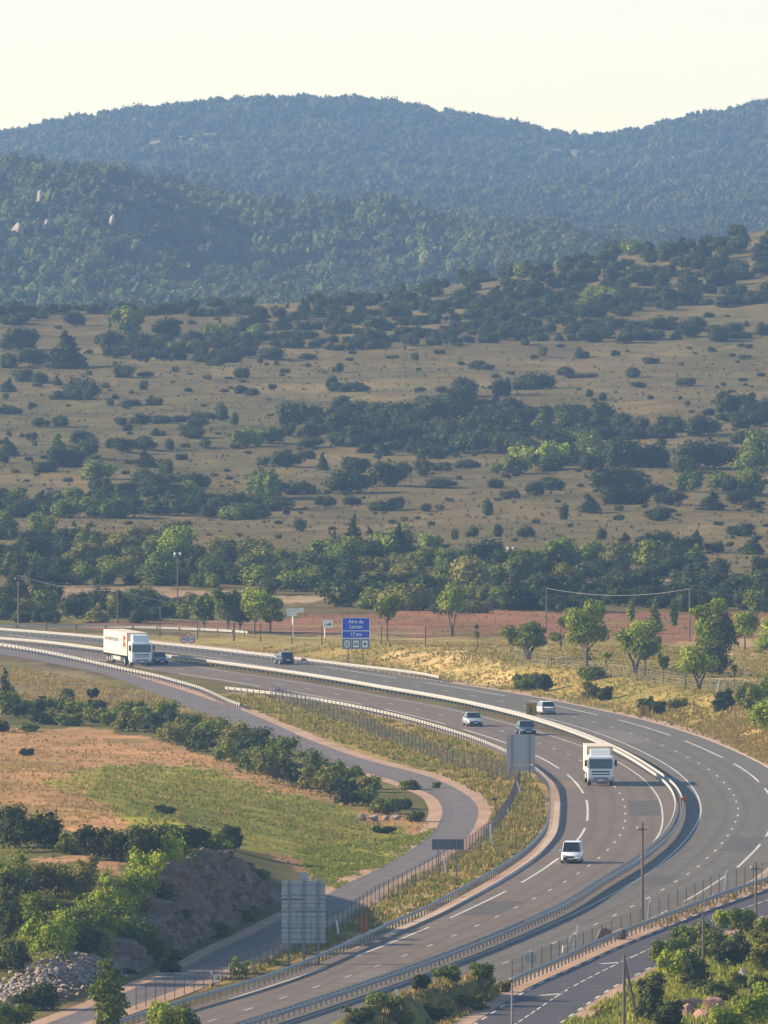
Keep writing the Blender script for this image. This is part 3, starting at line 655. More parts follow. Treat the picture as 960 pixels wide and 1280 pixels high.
def core(lobes, r, k=.82, base=ICO2):
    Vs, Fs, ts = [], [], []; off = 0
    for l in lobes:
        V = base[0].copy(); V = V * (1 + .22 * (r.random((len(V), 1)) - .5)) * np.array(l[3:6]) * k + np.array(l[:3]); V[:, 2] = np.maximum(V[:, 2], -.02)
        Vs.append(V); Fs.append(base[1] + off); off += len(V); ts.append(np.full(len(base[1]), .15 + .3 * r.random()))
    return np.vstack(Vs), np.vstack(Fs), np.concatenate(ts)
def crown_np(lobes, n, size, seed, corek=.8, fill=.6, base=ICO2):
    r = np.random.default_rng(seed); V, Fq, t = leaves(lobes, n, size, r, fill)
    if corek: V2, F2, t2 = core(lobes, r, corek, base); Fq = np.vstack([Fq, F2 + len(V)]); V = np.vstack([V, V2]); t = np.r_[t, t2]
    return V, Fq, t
def tri_mesh(name, V, Fq, t, mat): return npmesh(name, V, Fq, mat, attrs={'tint': ('FACE', 'FLOAT', t)})
def bush_lobes(r, k=6):                      # unit: width 1, height 1
    out = [(0, 0, .42, .36, .34, .46)]
    for i in range(k):
        a = r.random() * 6.28; d = .14 + .28 * r.random(); h = .22 + .42 * r.random(); s = .15 + .14 * r.random(); out.append((math.cos(a) * d, math.sin(a) * d, h, s, s, s * (1.0 + .5 * r.random())))
    return out
def cone_lobes(r):
    return [(r.normal() * .04, r.normal() * .04, .1 + .13 * i, .42 - .06 * i + .05 * r.random(), .42 - .06 * i, .11) for i in range(7)]
def mound_lobes(r):
    out = []
    for i in range(7): out.append(((i - 3) * .13 + r.normal() * .02, r.normal() * .08, .32 + .12 * r.random(), .2 + .06 * r.random(), .26, .34 + .2 * r.random()))
    return out
NV = 12
BUSH = []
for i in range(NV):
    r = np.random.default_rng(100 + i); lob = mound_lobes(r) if i % 4 == 3 else (cone_lobes(r) if i % 6 == 5 else bush_lobes(r, 5 + i % 4))
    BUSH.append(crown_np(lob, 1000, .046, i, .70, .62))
def loose_lobes(r): return [(r.normal() * .16, r.normal() * .16, .12 + .8 * r.random(), .12, .12, .12) for _ in range(7)]
for i in range(3): BUSH.append(crown_np(loose_lobes(np.random.default_rng(300 + i)), 150, .07, 300 + i, 0, .2))
BM = {}
def bush_mesh(i, mat):
    if (i, mat) not in BM: BM[(i, mat)] = tri_mesh('bush', *BUSH[i], M[mat])
    return BM[(i, mat)]
bushes = []       # dict: x,y,z,w,h,var,mat,zone
def add_bush(px, py, w, h, mat=None, zone='', var=None, named=None, sink=.06):
    bushes.append(dict(px=px, py=py, w=w, h=h, mat=mat, zone=zone, var=var, named=named))
A_ = [(65,105,120,45),(282,112,75,60),(620,155,110,75),(375,180,60,40),(80,205,150,90),(250,270,180,125),(130,262,100,70),(30,270,90,60),(470,305,90,50),(545,305,50,25),(905,307,50,45),(658,285,25,25),(538,352,25,40),(150,325,90,42),(215,335,45,35),(80,320,90,50),(310,390,120,90),(250,388,70,45),(205,388,50,18),(22,390,25,25),(30,360,80,50),(115,425,25,30),(410,410,35,30),(490,410,90,24),(580,410,50,35),(30,442,110,34),(705,360,35,18),(900,365,60,35),(945,375,50,35),(150,490,60,38),(225,488,80,42),(480,505,45,30),(455,485,60,35),(525,482,75,48),(610,478,90,34),(680,472,60,30),(740,500,80,50),(740,480,60,50),(790,460,70,26),(830,466,72,68),(882,487,35,55),(30,600,90,64),(15,627,40,42),(35,527,20,26),(120,545,45,35),(130,562,30,26),(215,598,95,75),(250,640,112,78),(170,660,100,46),(330,606,85,78),(310,552,70,52),(415,570,45,42),(465,587,90,58),(545,577,90,58),(635,573,55,42),(585,522,60,26),(710,532,110,52),(765,567,55,32),(925,567,85,78),(880,572,40,22),(545,642,100,58),(622,664,65,62),(545,700,100,55),(680,614,50,26),(365,690,120,75),(365,735,80,62),(840,360,40,14)]
B_ = [(75,237,110,50),(15,250,34,22),(190,237,60,26),(597,240,32,34),(685,216,30,20),(312,287,46,38),(830,272,50,35),(860,277,55,25),(283,357,50,62),(350,357,110,40),(400,356,60,24),(60,352,34,24),(770,376,100,78),(700,364,50,26),(920,372,70,72),(600,361,22,18),(60,552,130,62),(110,522,90,44),(200,567,100,38),(95,640,140,64),(185,610,80,34),(250,652,55,64),(320,737,150,100),(380,662,120,55),(360,640,80,40),(490,712,120,104),(560,662,70,34),(625,677,60,74),(690,656,90,38),(700,717,120,38),(780,646,90,38),(900,720,50,38),(940,762,50,36),(870,820,60,62),(60,802,200,62),(30,762,150,120),(150,742,120,52),(110,822,30,38),(160,882,60,54),(265,792,70,48),(360,782,80,32),(470,805,90,42),(530,800,60,50),(640,807,50,32),(425,892,36,27),(910,902,42,52),(745,912,26,44),(815,905,50,40)]
C_ = [(115,227,36,42),(262,232,66,32),(385,224,40,24),(515,252,66,24),(890,195,36,17),(205,300,62,42),(262,306,90,20),(453,305,72,40),(655,337,84,32),(475,342,60,22),(340,392,42,32),(290,377,40,32),(80,350,120,64),(20,350,60,40),(658,413,22,22),(740,446,56,27),(790,422,70,75),(850,405,90,40),(450,640,150,112),(400,570,90,50),(560,640,60,90),(560,560,60,30),(740,648,190,112),(640,662,110,72),(885,562,100,64),(400,742,220,114),(430,782,150,76),(80,746,80,54),(150,727,100,54),(10,757,50,34),(600,782,110,54),(540,750,80,50),(750,802,120,64),(820,740,90,70),(900,800,100,40),(290,812,100,62),(400,806,40,22),(400,840,46,24),(560,842,130,54),(775,860,42,17),(420,957,110,64),(540,952,120,74),(660,962,130,64),(690,922,62,44),(870,900,120,50),(905,967,100,64),(760,960,80,40),(780,1055,110,72),(940,1055,90,84),(200,840,40,70),(50,910,50,50),(330,915,40,50)]
for L_, ox in ((A_, 0), (B_, 320), (C_, 640)):
    for (cx, by, w, h) in L_: add_bush(ox + cx / 3, 370 + by / 3, w / 3, h / 3, None, 'slope')
# young light saplings on the lower slope
SAP = [(760,1120),(825,1210),(865,1090),(900,1210),(1135,1090),(1135,1270),(1080,1150),(1260,1210),(1235,1160),(410,1220),(620,1200),(1290,1160),(1330,1150),(1370,1180),(1440,1160),(1480,1150),(1380,1240),(1440,1250),(1520,1300),(1545,1200),(1600,1260),(1450,1310),(1500,1230)]
for (x, y) in SAP: add_bush(x / 3, y / 3 + 8, random.uniform(7, 12), random.uniform(13, 19), 'fol_olive', 'sapling', 12 + random.randrange(3))
for (x, y, w, h) in ((690,582,32,32),(657,579,32,22),(672,583,20,18)): add_bush(x, y, w, h, 'fol_bright', 'brightthicket', 2)
for (x, y, w, h) in ((945,575,42,38),(935,588,40,30),(862,614,34,30),(895,612,32,24),(940,618,44,34),(860,590,24,18),(925,630,30,20),(640,592,40,26)): add_bush(x, y, w, h, 'fol_mid', 'rightgreen', None)
def fill(poly, n, w0, w1, asp, mats, zone, md=.55, jit=True, z=None):
    P = np.array(poly, float); x0, y0 = P.min(0); x1, y1 = P.max(0); done = []; k = 0
    while len(done) < n and k < n * 60:
        k += 1; x = random.uniform(x0, x1); y = random.uniform(y0, y1)
        if not inpoly(np.array([x]), np.array([y]), [tuple(p) for p in P])[0]: continue
        w = random.uniform(w0, w1)
        if any(abs(x - a) < (w + c) / 2 * md and abs(y - b) < (w + c) / 2 * md * .45 for a, b, c in done): continue
        done.append((x, y, w)); add_bush(x, y, w, w * asp * random.uniform(.8, 1.25), random.choice(mats), zone)
def q(L, ox=0): return [(ox + a / 3, 370 + b / 3) for a, b in L]
D3, DM = ['fol_dark', 'fol_dark', 'fol_dark', 'fol_mid'], ['fol_dark', 'fol_mid', 'fol_dark', 'fol_mid', 'fol_olive']
fill(q([(0,770),(200,760),(330,750),(520,720),(720,720),(760,790),(960,790),(960,850),(700,830),(300,840),(0,830)]), 52, 22, 42, .62, D3, 'lower left band')
fill(q([(0,870),(250,900),(300,930),(540,930),(780,980),(960,960),(960,1090),(800,1100),(400,1095),(0,1085)]), 62, 24, 48, .7, DM, 'left belt')
fill(q([(0,40),(960,30),(960,85),(560,80),(300,70),(0,110)]), 42, 16, 30, .6, D3, 'left brow')
fill(q([(400,180),(650,180),(960,120),(960,225),(800,270),(700,240),(420,250)]), 36, 20, 36, .62, D3, 'upper left clumps')
fill(q([(0,80),(330,30),(960,20),(960,165),(780,185),(640,185),(400,205),(250,205),(0,190)], 320), 95, 16, 34, .55, D3, 'brow')
fill(q([(150,480),(300,440),(360,430),(420,450),(600,430),(740,400),(960,430),(960,590),(700,615),(500,600),(400,590),(160,520)], 320), 75, 26, 48, .62, ['fol_dark'], 'long thicket')
fill(q([(0,430),(200,460),(420,480),(480,500),(590,470),(640,510),(740,525),(500,540),(300,560),(330,650),(100,655),(0,600)], 640), 48, 24, 46, .6, D3, 'long thicket')
fill(q([(780,430),(960,420),(960,495),(850,505),(800,480)], 640), 12, 24, 40, .6, D3, 'right dark clump')
fill(q([(0,20),(960,-20),(960,45),(440,60),(420,120),(960,130),(960,165),(620,175),(240,187),(0,190)], 640), 70, 16, 36, .55, D3, 'brow')
fill([(600,345),(700,335),(800,312),(900,292),(960,284),(1000,284),(1000,330),(960,345),(840,380),(700,392),(560,390),(500,382),(560,365)], 115, 18, 36, .6, D3, 'shoulder')
fill([(380,372),(480,362),(600,340),(600,352),(500,384),(380,384)], 24, 16, 30, .6, D3, 'brow')
fill(q([(0,970),(110,1000),(160,980),(300,1000),(600,990),(960,1010),(960,1190),(700,1195),(300,1190),(260,1130),(0,1120)], 320), 85, 28, 56, .66, DM, 'middle belt')
fill(q([(0,1000),(370,990),(700,1000),(740,1050),(400,1075),(150,1090),(0,1080)], 640), 40, 26, 50, .66, DM, 'right belt')
fill(q([(0,1110),(300,1110),(660,1112),(960,1120),(960,1180),(640,1185),(0,1190)], 640), 40, 28, 50, .66, ['fol_dark'], 'hedge')
fill(q([(640,1060),(960,1075),(960,1100),(640,1100)], 640), 16, 24, 44, .5, DM, 'right belt')
fill([(0,748),(100,752),(190,754),(240,762),(240,779),(130,780),(0,779)], 34, 24, 44, .7, DM, 'hedge left')
fill([(0,395),(300,385),(600,370),(960,350),(960,700),(500,690),(0,660)], 330, 6, 13, .5, ['fol_mid', 'fol_olive'], 'slope', .9)
ZL = {'slope': 'scattered over the open dry slope', 'sapling': 'thin young sapling on the dry lower slope', 'lower left band': 'in the dark band low on the left slope', 'left belt': 'in the green belt below the slope on the left',
 'left brow': 'on the left brow of the slope', 'upper left clumps': 'in the clumps near the top left of the slope', 'brow': 'crowded along the wooded brow of the slope', 'long thicket': 'in the long dark thicket across the middle of the slope',
 'right dark clump': 'in the dark clump at the right end of the slope', 'shoulder': 'on the shoulder of the hill at upper right', 'middle belt': 'in the dense belt above the red field', 'right belt': 'in the belt right of the tall slim pole',
 'hedge': 'in the dark hedge behind the red field', 'hedge left': 'in the hedge behind the parapet rail', 'brightthicket': 'fresh light green bush below the long dark thicket', 'rightgreen': 'mid green bush at the right edge of the lower slope'}
# ---- compute world placement
def place_bushes():
    px = np.array([b['px'] for b in bushes]); py = np.array([b['py'] for b in bushes]); x, y, z = hit(px, py)
    for b, a, c, d in zip(bushes, x, y, z):
        s = ppm(c); b.update(x=a, y=c, z=d, W=b['w'] / s, Hh=b['h'] / s, area=b['w'] * b['h'])
        if b['mat'] is None: b['mat'] = random.choice(['fol_dark'] * 7 + ['fol_mid'])
        if b['var'] is None: b['var'] = random.randrange(NV)
        b['rz'] = random.random() * 6.28
    bushes.sort(key=lambda b: -b['area'])
    for i, b in enumerate(bushes[:290]):
        o = link('bush', bush_mesh(b['var'], b['mat'])); o.location = (b['x'], b['y'], b['z'] - .03 * b['Hh']); o.rotation_euler = (0, 0, b['rz'] if b['zone'] != 'slope' else b['rz'])
        o.scale = (b['W'] * 1.17, b['W'] * 1.17, b['Hh'] * 1.15)
        sz = 'large' if b['W'] > 6.2 else ('middling' if b['W'] > 4.2 else 'small'); tn = {'fol_dark': 'dark', 'fol_mid': 'mid green', 'fol_olive': 'olive', 'fol_bright': 'bright'}[b['mat']]
        sh = 'spreading' if b['Hh'] < .55 * b['W'] else 'rounded'
        if b['zone'] == 'slope':
            u, v = b['px'], b['py']
            hz = 'left edge' if u < 110 else ('left part' if u < 320 else ('middle' if u < 560 else ('right part' if u < 800 else 'right edge')))
            vt = 'upper' if v < 470 else ('mid-height' if v < 570 else 'lower'); where = 'alone on the open dry slope, %s, %s' % (vt, hz)
        elif b['zone'] in ('brightthicket', 'sapling', 'rightgreen'): where = None
        else: where = ZL[b['zone']]
        tag(o, ('%s %s %s bush %s' % (sz, tn, sh, where)) if where else ('%s %s' % (sz, ZL[b['zone']])), 'bush', 'bushes: ' + ZL[b['zone']])
    rest = bushes[290:]
    if rest:
        Vs, Fs, ts = [], [], []; off = 0
        for b in rest:
            V, Fq, t = BUSH[b['var']]; c, s = math.cos(b['rz']), math.sin(b['rz']); W = V * np.array([b['W'] * 1.12, b['W'] * 1.12, b['Hh'] * 1.12]); W = np.c_[W[:, 0] * c - W[:, 1] * s + b['x'], W[:, 0] * s + W[:, 1] * c + b['y'], W[:, 2] + b['z'] - .03 * b['Hh']]
            Vs.append(W); Fs.append(Fq + off); off += len(W); ts.append(t * (1.3 if b['w'] < 13 else .8))
        o = link('distant_scrub', tri_mesh('distant_scrub', np.vstack(Vs), np.vstack(Fs), np.concatenate(ts), M['fol_dark'])); tag(o, 'mass of smaller scrub bushes between the larger ones', 'scrub', kind='stuff')
place_bushes()
# ---- forests on the hills (uncountable)
def forest(name, label, y0, y1, u0, u1, n, w0, w1, nleaf, seed, mat, dens=None):
    r = np.random.default_rng(seed); Y = np.sqrt(r.uniform(y0 * y0, y1 * y1, n * 3)); U = r.uniform(u0, u1, n * 3); X = (U - 480) / F * Y
    k = (fbm(X / 60 + seed, Y / 130, 3) + .9 * r.random(n * 3) > .15) & ((Y < 5000) | (clearing(X, Y) < .42 + .15 * r.random(n * 3))); X, Y = X[k][:n], Y[k][:n]; Zz = H(X, Y); Vs, Fs, ts = [], [], []; off = 0
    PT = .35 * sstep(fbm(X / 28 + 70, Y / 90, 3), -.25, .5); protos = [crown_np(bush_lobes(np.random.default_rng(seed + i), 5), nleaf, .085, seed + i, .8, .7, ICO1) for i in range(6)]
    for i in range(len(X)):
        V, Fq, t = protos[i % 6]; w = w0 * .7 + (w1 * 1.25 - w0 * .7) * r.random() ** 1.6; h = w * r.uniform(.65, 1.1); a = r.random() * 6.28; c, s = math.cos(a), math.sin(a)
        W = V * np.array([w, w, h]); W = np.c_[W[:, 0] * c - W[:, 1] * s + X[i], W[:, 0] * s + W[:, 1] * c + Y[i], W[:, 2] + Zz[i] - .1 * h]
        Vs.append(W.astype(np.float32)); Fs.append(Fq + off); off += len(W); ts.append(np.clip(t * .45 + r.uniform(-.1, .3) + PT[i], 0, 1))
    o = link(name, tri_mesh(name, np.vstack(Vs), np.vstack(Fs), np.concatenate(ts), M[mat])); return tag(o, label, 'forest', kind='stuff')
forest('ridge_forest', 'dense mixed wood covering the blue-green middle ridge', 3850, 4900, -120, 1080, 6000, 4.6, 9, 80, 3, 'fol_far')
forest('hill_forest', 'far wood covering the pale blue hills on the skyline', 5000, 8050, -120, 1080, 12500, 4.2, 7.5, 44, 11, 'fol_far')
# ---- individual trees
def tree(name, px, py, wpx, hpx, kind, mat, label, cat='tree', group=None, seed=0, trunk=.3, nl=900, stems=1, lean=0, size=None, corek=None):
    x, y, z = hit1(px, py); s = ppm(y); W, Hh = wpx / s, hpx / s; r = np.random.default_rng(seed + 1000); lob = []
    tb = trunk * Hh; ch = Hh - tb * .85
    if kind == 'round':
        lob.append((0, 0, Hh - ch * .5, W * .3, W * .3, ch * .36))
        for i in range(11): a = r.random() * 6.28; d = W * (.14 + .16 * r.random()); sz = W * (.13 + .09 * r.random()); lob.append((math.cos(a) * d, math.sin(a) * d, tb + ch * (.18 + .64 * r.random()), sz, sz, sz * .85))
    elif kind == 'flat':
        for i in range(13): a = r.random() * 6.28; d = W * .36 * math.sqrt(r.random()); sz = W * (.12 + .07 * r.random()); lob.append((math.cos(a) * d, math.sin(a) * d, tb + ch * (.25 + .5 * r.random()) - d * .12, sz, sz, ch * .25))
    elif kind == 'column':
        for i in range(9): t = i / 8; sz = W * (.36 * math.sin(math.pi * (.12 + .8 * t)) + .1); lob.append((r.normal() * W * .06, r.normal() * W * .06, tb * .4 + (Hh - tb * .4) * (.06 + .88 * t), sz, sz, Hh * .08))
    elif kind == 'conifer':
        for i in range(9): t = i / 8; sz = W * (.46 * (1 - t) + .05); lob.append((r.normal() * W * .03, r.normal() * W * .03, Hh * (.1 + .84 * t), sz, sz, Hh * .06))
    elif kind == 'loose':
        for i in range(9): a = r.random() * 6.28; d = W * (.05 + .33 * r.random()); sz = W * (.09 + .09 * r.random()); lob.append((math.cos(a) * d, math.sin(a) * d, tb + ch * (.1 + .75 * r.random()), sz, sz, sz * .8))
    elif kind == 'bush':
        lob.append((0, 0, Hh * .4, W * .33, W * .33, Hh * .42))
        for i in range(12): a = r.random() * 6.28; d = W * (.15 + .2 * r.random()); sz = W * (.12 + .1 * r.random()); lob.append((math.cos(a) * d, math.sin(a) * d, Hh * (.2 + .58 * r.random()), sz, sz, min(sz, Hh * .25)))
    if lean:
        lob = [(a + lean * (c / Hh) * W, b, c, d, e, f_) for (a, b, c, d, e, f_) in lob]
    nl = int(nl * 1.7); ls = size or max(.12, 1.9 / s); ck = corek if corek is not None else (.0 if kind == 'loose' else .5)
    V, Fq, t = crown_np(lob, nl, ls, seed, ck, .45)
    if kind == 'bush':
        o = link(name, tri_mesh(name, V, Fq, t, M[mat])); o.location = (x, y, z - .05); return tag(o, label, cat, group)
    root = empty(name, (x, y, z), 0, label, cat, group); c = link('crown', tri_mesh('crown', V, Fq, t, M[mat]), root)
    tm = MB(); rr = max(.06, W * .028)
    for k in range(stems):
        a = 6.28 * k / stems + .4; sx = 0 if stems == 1 else W * .13; top = (math.cos(a) * sx * 1.5 + lean * W * .6, math.sin(a) * sx, Hh * (.72 if kind != 'conifer' else .9))
        tm.tube([(0, 0, -.3), (math.cos(a) * sx * .35, math.sin(a) * sx * .35, tb * .6), (math.cos(a) * sx + lean * W * .3, math.sin(a) * sx, tb * 1.1), top], [rr * 1.2, rr, rr * .75, rr * .25], 7)
    for i, l in enumerate(lob[1:7]): tm.tube([(lean * W * .2, 0, tb * .85), (l[0] * .6, l[1] * .6, (tb + l[2]) * .52), (l[0], l[1], l[2])], [rr * .5, rr * .35, rr * .12], 5)
    tm.build('trunk', M['bark'], root); return root
TR = 'green trees on the far verge'
def vtree(px, py, w, h, *a, **k): return tree('verge_tree', px, py, w * 1.15, h * 1.03, *a, **k)
vtree(660, 825, 66, 47, 'flat', 'fol_mid', 'spreading multi-stemmed tree at the left end of the verge trees', group=TR, seed=1, trunk=.34, stems=3, nl=1500)
vtree(733, 836, 66, 82, 'round', 'fol_bright', 'big light green tree right of the first pole of the white cable', group=TR, seed=2, trunk=.3, nl=1900)
vtree(701, 812, 30, 56, 'loose', 'fol_mid', 'slim dark layered tree just right of the cable pole', group=TR, seed=3, trunk=.1, nl=700, corek=.6)
vtree(794, 841, 62, 60, 'round', 'fol_bright', 'dense green tree on a bare forked trunk in the middle of the verge trees', group=TR, seed=4, trunk=.36, nl=1600, stems=2)
vtree(806, 846, 36, 45, 'round', 'fol_mid', 'small dark lollipop tree on a thin straight trunk', group=TR, seed=5, trunk=.44, nl=800)
vtree(829, 853, 16, 33, 'round', 'fol_mid', 'tiny round-topped sapling right of the lollipop tree', group=TR, seed=6, trunk=.5, nl=350)
vtree(789, 778, 10, 26, 'column', 'fol_mid', 'narrow young tree in the red field, leftmost of three', group=TR, seed=7, nl=220, trunk=.2)
vtree(819, 792, 20, 44, 'conifer', 'fol_mid', 'conical young tree in the red field, middle of three', group=TR, seed=8, nl=420, trunk=.1)
vtree(842, 784, 12, 34, 'column', 'fol_mid', 'narrow young tree in the red field beside the second cable pole', group=TR, seed=9, nl=260, trunk=.2)
vtree(752, 776, 8, 24, 'column', 'fol_mid', 'thin young tree behind the big light green tree', group=TR, seed=10, nl=160, trunk=.2)
vtree(888, 842, 60, 98, 'round', 'fol_bright', 'tallest light green tree, right of the second cable pole', group=TR, seed=11, trunk=.12, nl=2600)
vtree(899, 845, 36, 78, 'column', 'fol_dark', 'dark ivy-like conical tree under the tallest light green one', group=TR, seed=12, trunk=.12, nl=1100, lean=.1)
vtree(857, 858, 34, 50, 'loose', 'fol_bright', 'loose light green tree on a slim trunk before the tallest tree', group=TR, seed=13, trunk=.45, nl=600)
vtree(874, 862, 48, 50, 'round', 'fol_bright', 'light green tree on a forked trunk at the front of the verge trees', group=TR, seed=14, trunk=.32, nl=1200, stems=2)
vtree(931, 812, 38, 44, 'round', 'fol_bright', 'medium light green tree right of the tallest one', group=TR, seed=15, trunk=.35, nl=1000)
vtree(946, 775, 36, 36, 'round', 'fol_mid', 'darker tree behind the medium light green one under the cable end', group=TR, seed=16, trunk=.2, nl=700)
vtree(966, 824, 60, 54, 'round', 'fol_bright', 'green tree cut by the right edge beside the red field', group=TR, seed=17, trunk=.1, nl=1200)
vtree(918, 857, 10, 26, 'loose', 'fol_olive', 'bare thin sapling on the orange verge', group=TR, seed=18, trunk=.5, nl=90)
vtree(735, 831, 10, 22, 'loose', 'fol_bright', 'small yellow-green sapling under the big light green tree', group=TR, seed=19, trunk=.2, nl=130)
vtree(757, 838, 14, 24, 'loose', 'fol_bright', 'yellow-green sapling with a pale crown right of the big light green tree', group=TR, seed=20, trunk=.3, nl=160)
vtree(565, 796, 38, 73, 'round', 'fol_bright', 'tall bright tree standing alone before the red field', group=TR, seed=21, trunk=.36, nl=1300, stems=2)
vtree(484, 801, 32, 58, 'round', 'fol_mid', 'dark small-crowned tree right of the blue sign', group=TR, seed=22, trunk=.42, nl=800)
vtree(597, 810, 10, 30, 'loose', 'fol_mid', 'thin sapling right of the tall bright tree', group=TR, seed=23, trunk=.4, nl=120)
for i, (x, y, w, h, m) in enumerate([(255,790,44,50,'fol_mid'),(285,791,50,56,'fol_mid'),(318,792,54,60,'fol_bright'),(338,790,40,48,'fol_mid'),(300,790,40,40,'fol_dark')]):
    tree('field_tree', x, y, w, h, 'round', m, ['green tree above the round speed signs, leftmost of the row','second green tree in the row left of the white direction sign','brightest green tree in the row left of the white direction sign','darker green tree at the right end of the row by the direction sign','short dark tree behind the row by the parapet rail'][i], group='trees between the parapet rail and the direction sign', seed=40 + i, trunk=.2, nl=1100)
tree('slope_tree', 220, 706, 62, 56, 'round', 'fol_bright', 'large pale green tree rising from the left belt beside the lamp-topped pole', seed=50, trunk=.08, nl=1700, group='large trees in the belt')
tree('slope_tree', 538, 706, 40, 42, 'round', 'fol_bright', 'pale green round tree right of the dark conifers', seed=51, trunk=.08, nl=1000, group='large trees in the belt')
tree('slope_tree', 160, 420, 56, 38, 'round', 'fol_mid', 'large round tree at the top left of the dry slope', seed=52, trunk=.05, nl=1300, group='large trees in the belt')
tree('conifer_tree', 442, 697, 38, 56, 'conifer', 'fol_dark', 'tallest dark conifer, left of the pair above the dense belt', seed=53, trunk=.1, nl=1000, group='conifers above the belt')
tree('conifer_tree', 500, 703, 44, 50, 'conifer', 'fol_dark', 'broader dark conifer, right of the pair above the dense belt', seed=54, trunk=.1, nl=1000, group='conifers above the belt')
tree('conifer_tree', 418, 697, 26, 34, 'conifer', 'fol_dark', 'short dark conifer left of the tallest one', seed=55, trunk=.1, nl=500, group='conifers above the belt')
VB = 'bushes on the far carriageway verge'
for i, (x, y, w, h, m, l) in enumerate([(682,864,18,22,'fol_dark','dark round bush at the end of a hedge above the white car'),(664,862,36,22,'fol_mid','pale green hedge bush left of the dark round one'),(652,858,20,16,'fol_mid','low green bush at the left end of the verge hedge'),(757,875,17,18,'fol_dark','small dark round bush beside an olive one above the far carriageway'),(741,873,28,20,'fol_olive','olive bush left of the small dark round one'),(738,850,36,18,'fol_mid','flat green bush under the big light green tree'),
        (824,893,18,18,'fol_dark','dark bush right of the brown panel'),(808,890,22,20,'fol_mid','green bush partly behind the brown panel'),(845,885,26,12,'fol_olive','low olive bush right of the white marker post'),(906,884,24,22,'fol_dark','dark ragged bush below the forked light green tree'),(898,889,16,14,'fol_dark','small dark bush beside the ragged one'),(934,886,30,34,'fol_mid','tall green bush near the right edge of the verge'),(960,916,44,50,'fol_bright','large bright bush at the right edge of the verge'),(948,900,36,52,'fol_mid','large mid green bush behind the bright one at the edge'),(966,880,40,40,'fol_mid','green bush at the right edge above the bright one')]):
    tree('verge_bush', x, y, w * 1.25, h * 1.1, 'bush', m, l, 'bush', VB, 60 + i, nl=700)
# diagonal row of bushes beside the service road
row = [(150,897,40,22),(122,901,40,22),(182,901,40,22),(60,903,40,18),(85,905,38,18),(225,912,40,24),(5,885,40,30),(22,895,40,26),(48,892,46,26),(75,888,40,24),(100,893,44,26),(118,886,30,18),(140,905,40,24),(163,912,44,32),(168,893,36,22),(198,914,48,34),(205,893,40,24),(230,922,50,38),(240,902,44,26),(262,930,44,32),(272,912,46,30),(300,925,52,40),(295,944,44,34),(325,935,58,44),(330,958,50,40),(350,970,60,50),(362,945,50,42),(385,975,60,54),(400,962,50,44),(412,985,56,48),(430,975,44,40),(440,996,50,40),(462,998,44,30),(468,980,40,26),(489,1008,44,22),(510,1002,30,16),(445,965,40,20),(520,978,30,14),(530,1018,20,16),(0,912,24,16),(36,912,22,12)]
for i, (x, y, w, h) in enumerate(row):
    m = ['fol_mid', 'fol_olive', 'fol_mid', 'fol_dark'][i % 4]; part = 'upper left end' if x < 120 else ('middle' if x < 290 else ('thick lower part' if x < 450 else 'lower right tail'))
    tree('row_bush', x - (9 if x > 210 else 0), y + (9 if x > 210 else 2), w * 1.2, h * .92, 'bush', m, '%s bush in the %s of the diagonal service road row, %s' % ({'fol_mid': 'mid green', 'fol_olive': 'olive', 'fol_dark': 'dark'}[m], part, 'broad' if w >= 44 else 'narrow'), 'bush', 'bushes in the diagonal row by the service road', 100 + i, nl=520)
for i, (x, y, w, h, k, m, l) in enumerate([(6,878,34,44,'conifer','fol_dark','dark conical bush at the left edge above the diagonal row'),(53,881,12,12,'bush','fol_dark','tiny dark bush alone left of the dark road'),(116,873,18,14,'bush','fol_dark','small round dark bush above the diagonal row'),(33,945,20,10,'bush','fol_dark','tiny dark bush alone on the orange field'),(206,1017,32,11,'bush','fol_dark','low dark bush alone on the green meadow'),(480,1041,34,9,'bush','fol_dark','low dark bush at the right tip of the field'),(85,872,20,12,'bush','fol_olive','small olive bush on the bank below the cream lorry'),
        (545,985,12,8,'bush','fol_mid','small tuft of leaves at the inside of the road bend'),(620,1002,12,5,'bush','fol_dark','tiny flat bush on the orange verge of the bend')]):
    tree('field_bush', x, y, w, h, k, m, l, 'bush', 'single bushes on the left fields', 150 + i, nl=300)
